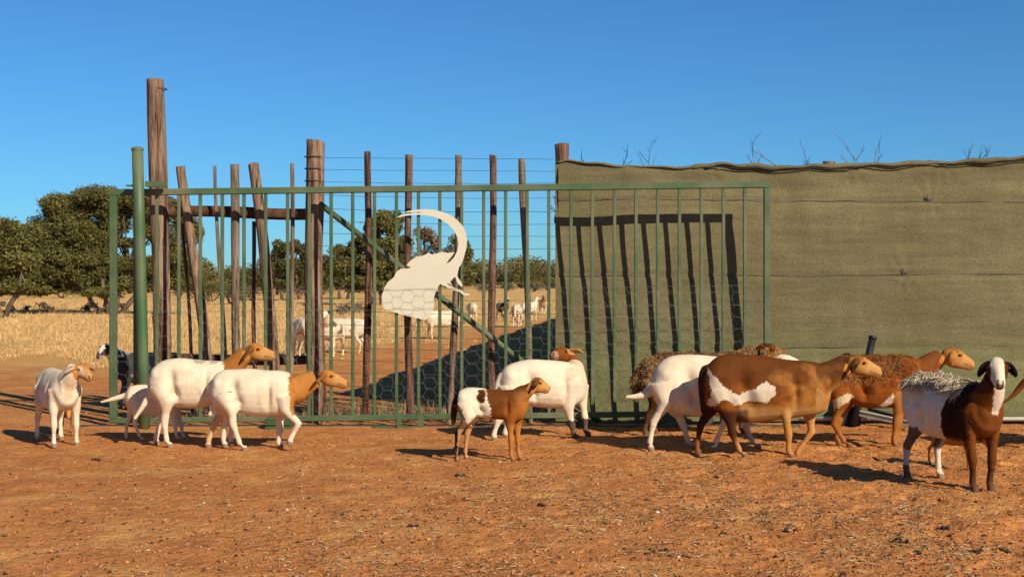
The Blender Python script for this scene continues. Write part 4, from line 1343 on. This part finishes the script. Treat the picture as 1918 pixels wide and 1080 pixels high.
# -- the flock grazing in the field beyond
BG = "sheep grazing in the field beyond the gate"
for (lab, px, ft, psi, s, ct, hd, nk) in [
    ("white sheep with brown ears, head hung low, framed between the leaning pole and thick post", 566, 670, -75, .98, pied(1), LOW, LOWN),
    ("white sheep with dark patches just right of the thick post beyond the wires", 624, 669, -98, .95, pied(2), UP, None),
    ("white sheep standing side-on with a dark neck crease beside the patched one beyond the wires", 646, 662, 168, .92, pied(0), LOW, LOWN),
    ("white sheep with brown lowered face grazing under the elephant emblem's ear", 828, 635, -160, .92, pied(1), LOW, LOWN),
    ("pale sheep far out below the elephant's tusks", 884, 604, 100, .88, pied(0), LOW, LOWN),
    ("mottled brown sheep beyond the red-brown dropper in the field", 941, 600, -70, .85, pied(4), UP, None),
    ("white sheep with brown muzzle facing the wires left of the last dropper", 968, 612, -95, .92, pied(1), LOW, LOWN),
    ("white sheep partly hidden by the last dropper before the corner post", 992, 602, 60, .88, pied(0), UP, None),
    ("tan-faced white sheep farthest out, near the corner post", 1017, 590, -85, .86, pied(3), UP, None)]:
    small(lab, px, ft, psi, s, ct, hd, nk, cat="sheep", vox=.016, group=BG)

# ------------------------------------------------------------------ trees and bushes
def leaf_cloud(centres, radii, counts, size, cols, rg, hole=0.0):
    """small leaf faces spread through ellipsoid clumps; returns verts, faces, colours"""
    P = []; Cc = []
    for (c, r, n) in zip(centres, radii, counts):
        d = rg.normal(0, 1, (n, 3)); d /= np.linalg.norm(d, axis=1)[:, None]
        rr = rg.uniform(0.35, 1.0, n)**0.6
        p = (d*rr[:, None]+rg.normal(0, .16, (n, 3)))*np.array(r)*(1+0.28*vnoise(d*2.2+np.array(c)*3, 77))[:, None]
        P.append(p+np.array(c))
        tone = rg.uniform(.75, 1.25)
        k = rg.uniform(0, 1, n)[:, None]
        Cc.append((np.array(cols[0])*(1-k)+np.array(cols[1])*k)*tone*rg.uniform(.8, 1.2, n)[:, None])
    P = np.concatenate(P); Cc = np.concatenate(Cc)
    keep = vnoise(P*1.35/ max(size*6, .3), 91) > -0.62+hole
    P = P[keep]; Cc = Cc[keep]; n = len(P)
    a = rg.normal(0, 1, (n, 3)); a[:, 2] *= .6; a /= np.linalg.norm(a, axis=1)[:, None]
    b = np.cross(a, rg.normal(0, 1, (n, 3))); b /= np.linalg.norm(b, axis=1)[:, None]
    sz = size*rg.uniform(.35, 1.25, n)[:, None]
    V = np.stack([P-a*sz, P+b*sz*.42, P+a*sz, P-b*sz*.42], 1).reshape(-1, 3)
    Fq = np.arange(n*4).reshape(n, 4)
    return V, Fq, np.repeat(Cc, 4, 0)

def wood_mesh(limbs):
    mb = MB()
    for pts, rad in limbs: mb.tube(pts, rad, 7)
    return mb

def make_tree(name, label, cat, px, base_py, Y, clumps, stems, leaf, cols, seed, density=1.0, group=None, depth=0.8, hole=0.0, trunk_r=0.13):
    """clumps: (px, py, rx_px, ry_px) at distance Y; stems: list of base px offsets"""
    rg = np.random.RandomState(seed); rr = random.Random(seed)
    bx, by, _ = W(px, base_py, Y); 
    root = empty(name, (bx, Y, 0)); tag(root, label, cat, group)
    sc = Y/F
    cs, rs, ns = [], [], []
    for (cx, cy, rx, ry) in clumps:
        c = W(cx, cy, Y)
        dep = rx*sc*depth
        # break each clump into sub-clumps for an uneven outline
        nsub = max(5, int(rx*ry/55))
        for k in range(nsub):
            d = rg.normal(0, 1, 3); d /= np.linalg.norm(d); q = rg.uniform(.15, 1.0)
            r0 = rg.uniform(.24, .50)
            cs.append((c[0]-bx+d[0]*q*rx*sc*.85, d[1]*q*dep+rg.normal(0, .2)*rx*sc*.2, c[2]+d[2]*q*ry*sc*.8))
            rs.append((rx*sc*r0*1.1, rx*sc*r0, ry*sc*r0*1.25))
            ns.append(max(20, int(density*900*(r0*2.4)**2*(rx*ry)/1600.0)))
    V, Fq, Cc = leaf_cloud(cs, rs, ns, leaf, cols, rg, hole)
    link("crown", np_mesh("crown", V, Fq, M['leaf'], Cc), root)
    limbs = []
    order = sorted(range(len(cs)), key=lambda i: cs[i][2])
    stems_w = []
    for (sx, lean, hfrac) in stems:
        x0 = (sx-px)*sc
        ztop = hfrac
        p0 = Vector((x0, 0, -0.1)); p3 = Vector((x0+lean, rr.uniform(-.2, .2), ztop))
        pts = [p0, p0.lerp(p3, .35)+Vector((rr.uniform(-.12,.12), 0, 0)), p0.lerp(p3, .7)+Vector((rr.uniform(-.15,.15), rr.uniform(-.1,.1), 0)), p3]
        limbs.append((pts, [trunk_r, trunk_r*.85, trunk_r*.7, trunk_r*.55])); stems_w.append((p3, pts[2]))
    for i in rr.sample(order, min(len(order), 60)):
        c = Vector(cs[i]); s_, s2 = min(stems_w, key=lambda q: (Vector(q[0])-c).length)
        st = s_ if rr.random() < .7 else s2
        md = st.lerp(c, .5)+Vector((rr.uniform(-.3,.3), rr.uniform(-.3,.3), rr.uniform(-.25,.05)))*min(1, (c-st).length*.4)
        limbs.append(([st, md, c], [trunk_r*.42, trunk_r*.22, trunk_r*.07]))
    wood_mesh(limbs).build("trunk", M['bark'], root, True)
    return root

OL = ((.10,.098,.028), (.235,.20,.062)); OLD = ((.075,.078,.026), (.16,.145,.05)); DRY = ((.16,.105,.06), (.27,.18,.10)); PALE = ((.15,.14,.065), (.25,.21,.10))
make_tree("acacia_tree", "broad camelthorn tree with dense olive crown behind the gate's left end", "tree", 205, 588, 58,
    [(120,385,52,30),(190,375,55,26),(250,378,48,24),(320,392,45,26),(355,430,28,30),(95,430,42,34),(150,430,55,34),(215,420,38,24),(300,430,40,26),(85,475,38,28),(140,480,60,30),(110,515,50,22),(175,515,45,20),(200,480,30,20),(330,470,40,26),(300,500,40,22),(60,505,40,26),(105,540,45,12),(165,542,40,12),(235,500,34,22),(350,505,30,24),(240,455,36,18),(70,545,50,14),(250,530,40,16),(330,530,45,18),(200,548,50,12),(130,405,40,26),(200,398,40,26),(270,402,40,26),(115,455,40,28),(180,455,40,28),(70,452,28,26),(135,500,40,24),(345,415,28,24),(160,365,35,16),(285,372,30,16)],
    [(203,-.25,1.7),(215,.6,1.9),(196,-1.3,1.5),(222,1.4,1.7)], .062, OL, 3, 1.25, hole=.05, trunk_r=.12)
make_tree("acacia_tree", "rounded olive thorn tree left of the broad camelthorn, partly out of frame", "tree", -5, 595, 52,
    [(10,440,45,34),(-35,450,50,40),(30,480,40,30),(5,500,50,26),(-40,500,50,30),(-90,470,60,45),(20,535,45,16),(-20,540,50,16)], [(-8,.1,1.7),(8,.7,1.6),(-40,-.5,1.7)], .08, OL, 4, 1.2, hole=.02, trunk_r=.11)
make_tree("acacia_tree", "olive green thorn tree behind the elephant emblem's ear", "tree", 720, 570, 78,
    [(705,425,26,22),(730,420,28,24),(690,455,32,24),(740,460,36,26),(650,470,28,18),(700,495,42,24),(750,500,36,22),(640,500,36,22),(680,530,44,20),(770,520,30,22)], [(715,-.3,2.0),(730,.5,2.1),(700,-.8,1.8)], .11, OL, 5, 1.4, hole=.06)
make_tree("acacia_tree", "half bare brownish thorn tree seen through the curl of the elephant's trunk", "tree", 800, 565, 84,
    [(795,440,26,20),(815,460,26,20),(790,480,28,18),(830,480,22,20),(855,500,22,20),(815,510,34,18)], [(800,-.2,2.6),(808,.5,2.6)], .10, DRY, 6, .5, hole=.25)
make_tree("acacia_tree", "compact green thorn tree to the right of the elephant's trunk", "tree", 858, 552, 112,
    [(850,455,18,22),(868,475,22,22),(845,495,24,22),(880,500,28,20),(865,520,34,18)], [(858,0,2.2)], .12, OL, 7, 1.3)
make_tree("acacia_tree", "dark rounded thorn tree between the leaning poles", "tree", 535, 562, 94,
    [(520,470,24,18),(550,465,26,18),(575,480,24,20),(510,495,28,18),(545,500,32,20),(580,510,22,16),(530,525,30,14)], [(528,-.3,1.8),(545,.4,1.9)], .12, OLD, 8, 1.4, hole=.02)
make_tree("acacia_tree", "dark low thorn tree next to the thick post beyond the wires", "tree", 640, 560, 98,
    [(625,470,18,14),(650,480,26,18),(615,495,26,20),(660,505,30,20),(630,525,34,16)], [(636,0,1.6),(650,.4,1.5)], .12, OLD, 9, 1.3)

# bushes of the far treeline: a few kinds, copied
def bush_proto(seed, cols, w=1.6, h=2.2, n=1700, hole=0.0):
    rg = np.random.RandomState(seed)
    cs = []; rs = []; ns = []
    for k in range(13):
        a = rg.uniform(0, 6.28); q = rg.uniform(.1, .75)
        cs.append((math.cos(a)*q*w, math.sin(a)*q*w, h*rg.uniform(.28, .82))); r = rg.uniform(.3, .5)
        rs.append((w*r, w*r, h*r*.5)); ns.append(int(n/13*(r/.4)**2))
    V, Fq, Cc = leaf_cloud(cs, rs, ns, .12, cols, rg, hole)
    crown = np_mesh("bush_crown", V, Fq, M['leaf'], Cc)
    limbs = []
    for k in range(6):
        c = Vector(cs[k]); b_ = Vector((rg.uniform(-.15,.15), rg.uniform(-.15,.15), -.1))
        limbs.append(([b_, b_.lerp(c, .5)+Vector((0,0,.15)), c], [.07, .05, .02]))
    return crown, wood_mesh(limbs).mesh("bush_trunk", M['bark'], True)
protos = [bush_proto(21, OL, 1.8, 2.4), bush_proto(22, OLD, 2.2, 2.6), bush_proto(23, PALE, 1.7, 1.9, 1500), bush_proto(24, DRY, 1.5, 2.2, 900, .2), bush_proto(25, OLD, 2.6, 3.2, 2200)]
PN = ["olive green thorn bush in the treeline far beyond the field", "dark green thorn bush in the treeline far beyond the field", "pale sage thorn bush in the treeline far beyond the field",
      "leafless brownish thorn bush in the treeline far beyond the field", "tall dark thorn bush in the treeline far beyond the field"]
def put_bush(kind, x, y, s, rz, label=None, group=None, zs=1.0):
    r = empty("thorn_bush", (x, y, 0), rz); r.scale = (s, s, s*zs)
    tag(r, label or PN[kind], "bush", group or PN[kind].replace("thorn bush", "thorn bushes"))
    link("crown", protos[kind][0], r); link("trunk", protos[kind][1], r)
rr = random.Random(5)
for k in range(125):
    px = -120 + 1350*(k/124.0)+rr.uniform(-12, 12)
    Y = rr.uniform(120, 190) if px < 650 else rr.uniform(170, 300)
    if 900 < px < 1060: Y = rr.uniform(190, 330)
    s = rr.uniform(1.0, 1.6)*(1.0 if Y < 200 else 1.4)
    kind = rr.choice((0, 0, 1, 1, 2, 4, 3)) if px < 850 else rr.choice((0, 2, 2, 3, 1, 0))
    put_bush(kind, (px-959)/F*Y, Y, s, rr.uniform(0, 6.28))
# nearer low scrub in the grass
for (px, py, s, kind) in [(30,560,.55,1),(75,556,.6,0),(115,558,.7,1),(160,556,.6,0),(395,566,.8,0),(430,570,.7,1),(470,562,.6,3),(605,552,.7,0),(905,548,.7,2),(950,545,.8,2),(1000,546,.8,2),(1025,543,.9,0),(560,560,.55,3),(335,560,.6,3)]:
    Y = ground_Y(py)
    put_bush(kind, (px-959)/F*Y, Y, s, rr.uniform(0, 6.28), ("low %s scrub bush rooted in the dry grass before the treeline" % ("olive", "dark", "pale", "brownish")[kind]), "low scrub bushes in the dry grass, " + ("olive", "dark", "pale", "brownish")[kind], .75)
# small dark karoo shrubs in the grass on the left
sp_ = bush_proto(31, ((.10,.075,.045), (.19,.135,.075)), .55, .36, 200, .3)
protos.append(sp_); PN.append("")
for k in range(22):
    px = rr.uniform(-40, 230) if k < 15 else rr.uniform(560, 700); py = rr.uniform(574, 592)
    Y = ground_Y(py); put_bush(5, (px-959)/F*Y, Y, rr.uniform(.6, 1.0), rr.uniform(0, 6.28), "knee-high dark brown shrub in the straw-coloured grass", "knee-high dark shrubs in the grass")

# ------------------------------------------------------------------ dry grass
def grass(n, sampler, hgt, wid, cols, rg, blades=9, spread=.10):
    x, y = sampler(n)
    z = ground_z(x, y)
    T = np.repeat(np.stack([x, y, z], 1), blades, 0); N = len(T)
    edge = np.where(y < 18, 1.0, .3+.7*np.clip((straw_at(x, y)-.2)/.5, 0, 1))*(1+.45*fbm(np.stack([x*.5, y*.3], 1), 3, 19))
    hh = np.repeat(hgt*edge*rg.uniform(.45, 1.25, len(x)), blades)*rg.uniform(.5, 1.15, N)
    a = rg.uniform(0, 6.283, N); sp = rg.uniform(0, spread, N)
    B = T+np.stack([np.cos(a)*sp, np.sin(a)*sp, np.full(N, -.01)], 1)
    lean = rg.uniform(.05, .75, N)
    d = np.stack([np.cos(a)*lean, np.sin(a)*lean, np.ones(N)], 1); d /= np.linalg.norm(d, axis=1)[:, None]
    sa = rg.uniform(0, 6.283, N); sv = np.stack([np.cos(sa), np.sin(sa), np.zeros(N)], 1)*(wid*rg.uniform(.6, 1.4, N))[:, None]
    tip = B+d*hh[:, None]; tip[:, 2] -= hh*lean*.25
    V = np.stack([B-sv, B+sv, tip], 1).reshape(-1, 3)
    k = rg.uniform(0, 1, N)[:, None]; cc = (np.array(cols[0])*(1-k)+np.array(cols[1])*k)*np.repeat(rg.uniform(.75, 1.2, len(x)), blades)[:, None]
    return V, cc
rg = np.random.RandomState(77)
GC = ((.54,.32,.11), (.76,.53,.245))
def field(n):
    out_x, out_y = [], []
    tot = 0
    while tot < n:
        m = n*3
        inv = rg.uniform(1/95.0, 1/23.0, m); y = 1/inv
        px = rg.uniform(-160, 1080, m); x = (px-959)/F*y
        s = straw_at(x, y)+.33*fbm(np.stack([x*.35, y*.2], 1), 3, 15)
        ok = (s > rg.uniform(.25, .95, m)) & ~((px > 1020) & (y < 60))
        out_x.append(x[ok]); out_y.append(y[ok]); tot += ok.sum()
    return np.concatenate(out_x)[:n], np.concatenate(out_y)[:n]
V1, c1 = grass(24000, field, .135, .010, GC, rg, 9, .14)
V2, c2 = grass(1700, field, .30, .009, GC, rg, 12, .12)
def foot_tufts(n):
    px = np.concatenate([rg.uniform(600, 840, n-40), rg.uniform(300, 600, 40)]); y = rg.uniform(14.75, 15.7, n)
    return (px-959)/F*y, y
V3, c3 = grass(190, foot_tufts, .17, .0045, ((.38,.26,.10), (.60,.44,.22)), rg, 14, .10)
V = np.concatenate([V1, V2, V3]); cc = np.repeat(np.concatenate([c1, c2, c3]), 3, 0)
g = link("dry_grass", np_mesh("dry_grass", V, np.arange(len(V)).reshape(-1, 3), M['grass'], cc))
tag(g, "straw-coloured dry grass covering the field beyond the fences", "grass", kind="stuff")

# ------------------------------------------------------------------ clods, twigs and stones on the bare soil
def litter_pts(n, right):
    y = 1/rg.uniform(1/16.5, 1/6.4, n)
    u = rg.uniform(0, 1, n)**(0.72 if right else 1.0)
    px = -120+u*2160
    return (px-959)/F*y, y
n = 11500
x, y = litter_pts(n, True); z = ground_z(x, y)
oct_v = np.array([(1,0,0),(0,1,0),(-1,0,0),(0,-1,0),(0,0,1),(0,0,-1)], float)
oct_f = np.array([(0,1,4),(1,2,4),(2,3,4),(3,0,4),(1,0,5),(2,1,5),(3,2,5),(0,3,5)])
s = .0035+.008*rg.uniform(0, 1, n)**4+.003*rg.uniform(0, 1, n)
jit = rg.uniform(.55, 1.35, (n, 6, 3)); sc3 = np.stack([s*rg.uniform(.8, 1.9, n), s, s*.75], 1)
ang = rg.uniform(0, 6.28, n); ca, sa = np.cos(ang)[:, None], np.sin(ang)[:, None]
q = oct_v[None]*jit*sc3[:, None, :]
V = np.stack([q[:, :, 0]*ca-q[:, :, 1]*sa, q[:, :, 0]*sa+q[:, :, 1]*ca, q[:, :, 2]], 2)+np.stack([x, y, z+s*.25], 1)[:, None, :]
Fo = (np.arange(n)[:, None, None]*6+oct_f[None]).reshape(-1, 3)
pal = np.array([(.50,.22,.085), (.38,.17,.07), (.055,.032,.022), (.11,.06,.035), (.52,.42,.30), (.62,.55,.45)])
ci = rg.choice(6, n, p=[.38,.22,.22,.155,.018,.007])
cc = np.repeat(pal[ci]*rg.uniform(.8, 1.2, n)[:, None], 6, 0)
# twigs and straw bits
m = 7500
x2, y2 = litter_pts(m, True)
yb = 1/rg.uniform(1/9.2, 1/6.6, 3500); xb_ = (rg.uniform(0, 1, 3500)**.7*1500+480-959)/F*yb
keep_ = fbm(np.stack([xb_*1.3, yb*.9], 1), 3, 71) > -.1
yb = np.where(keep_, yb, yb*1.3); x2[:3500] = xb_; y2[:3500] = yb; z2 = ground_z(x2, y2)
a = rg.uniform(0, 6.28, m); L = rg.uniform(.012, .045, m); wd = rg.uniform(.0012, .003, m)
d = np.stack([np.cos(a)*L, np.sin(a)*L, rg.uniform(-.002, .012, m)], 1); pv = np.stack([-np.sin(a)*wd, np.cos(a)*wd, np.zeros(m)], 1)
B = np.stack([x2, y2, z2+.004], 1); upv = np.array((0, 0, .004))
tw = np.stack([B-pv, B+pv, B+upv, B+d-pv*.5, B+d+pv*.5, B+d+upv*.6], 1).reshape(-1, 3)
k = np.arange(m)[:, None]*6
tf = np.concatenate([k+np.array([[0,1,4]]), k+np.array([[0,4,3]]), k+np.array([[1,2,5]]), k+np.array([[1,5,4]]), k+np.array([[2,0,3]]), k+np.array([[2,3,5]])])
tpal = np.array([(.50,.38,.20), (.10,.06,.035), (.30,.19,.10), (.60,.50,.32)])
tc = np.repeat(tpal[rg.choice(4, m, p=[.30,.42,.24,.04])]*rg.uniform(.8, 1.2, m)[:, None], 6, 0)
V = np.concatenate([V.reshape(-1, 3), tw]); Fo = np.concatenate([Fo, tf+n*6]); cc = np.concatenate([cc, tc])
lt = link("ground_litter", np_mesh("ground_litter", V, Fo, M['litter'], cc))
tag(lt, "small clods, twigs and pale stones strewn over the trampled soil", "litter", kind="stuff")

# dung clumps
for (px, py, k) in [(860,889,5),(1728-960+8,0,0),(1726,1036,0)]:
    pass
dl = [(860,889,6),(770,986,4),(1686,1014,4),(1340,893,5),(1010,946,4),(1770,988,4),(1480,996,4),(1236,1032,4),(1883,1030,5),(1724,1032,5),(1832,1034,5),(1055,820,3),(1352,993,4),(180,858,3)]
for i, (px, py, cnt) in enumerate(dl):
    Y = ground_Y(py); bm = bmesh.new(); rq = random.Random(i+50)
    for c in range(cnt):
        mt = Matrix.Translation((rq.uniform(-.035,.035), rq.uniform(-.025,.025), rq.uniform(.002,.016))) @ Matrix.Rotation(rq.uniform(0, 3), 4, 'Z') @ Matrix.Diagonal((rq.uniform(.012,.024), rq.uniform(.010,.016), rq.uniform(.008,.015), 1))
        bmesh.ops.create_icosphere(bm, subdivisions=2, radius=1.0, matrix=mt)
    for v in bm.verts: v.co += Vector((rq.uniform(-.002,.002), rq.uniform(-.002,.002), rq.uniform(-.002,.002)))
    me = bpy.data.meshes.new("dung"); bm.to_mesh(me); bm.free()
    if 'dung' not in M: M['dung'] = mat_simple("dry_dung", (.05,.03,.02), .95, .4, 60, .5)
    me.materials.append(M['dung'])
    ob = link("dung_clump", me); xx = (px-959)/F*Y
    ob.location = (xx, Y, float(ground_z(np.array([xx]), np.array([Y]))[0])-.004)
    tag(ob, "small dark clump of dung on the trampled soil", "dung", "dung clumps on the soil")
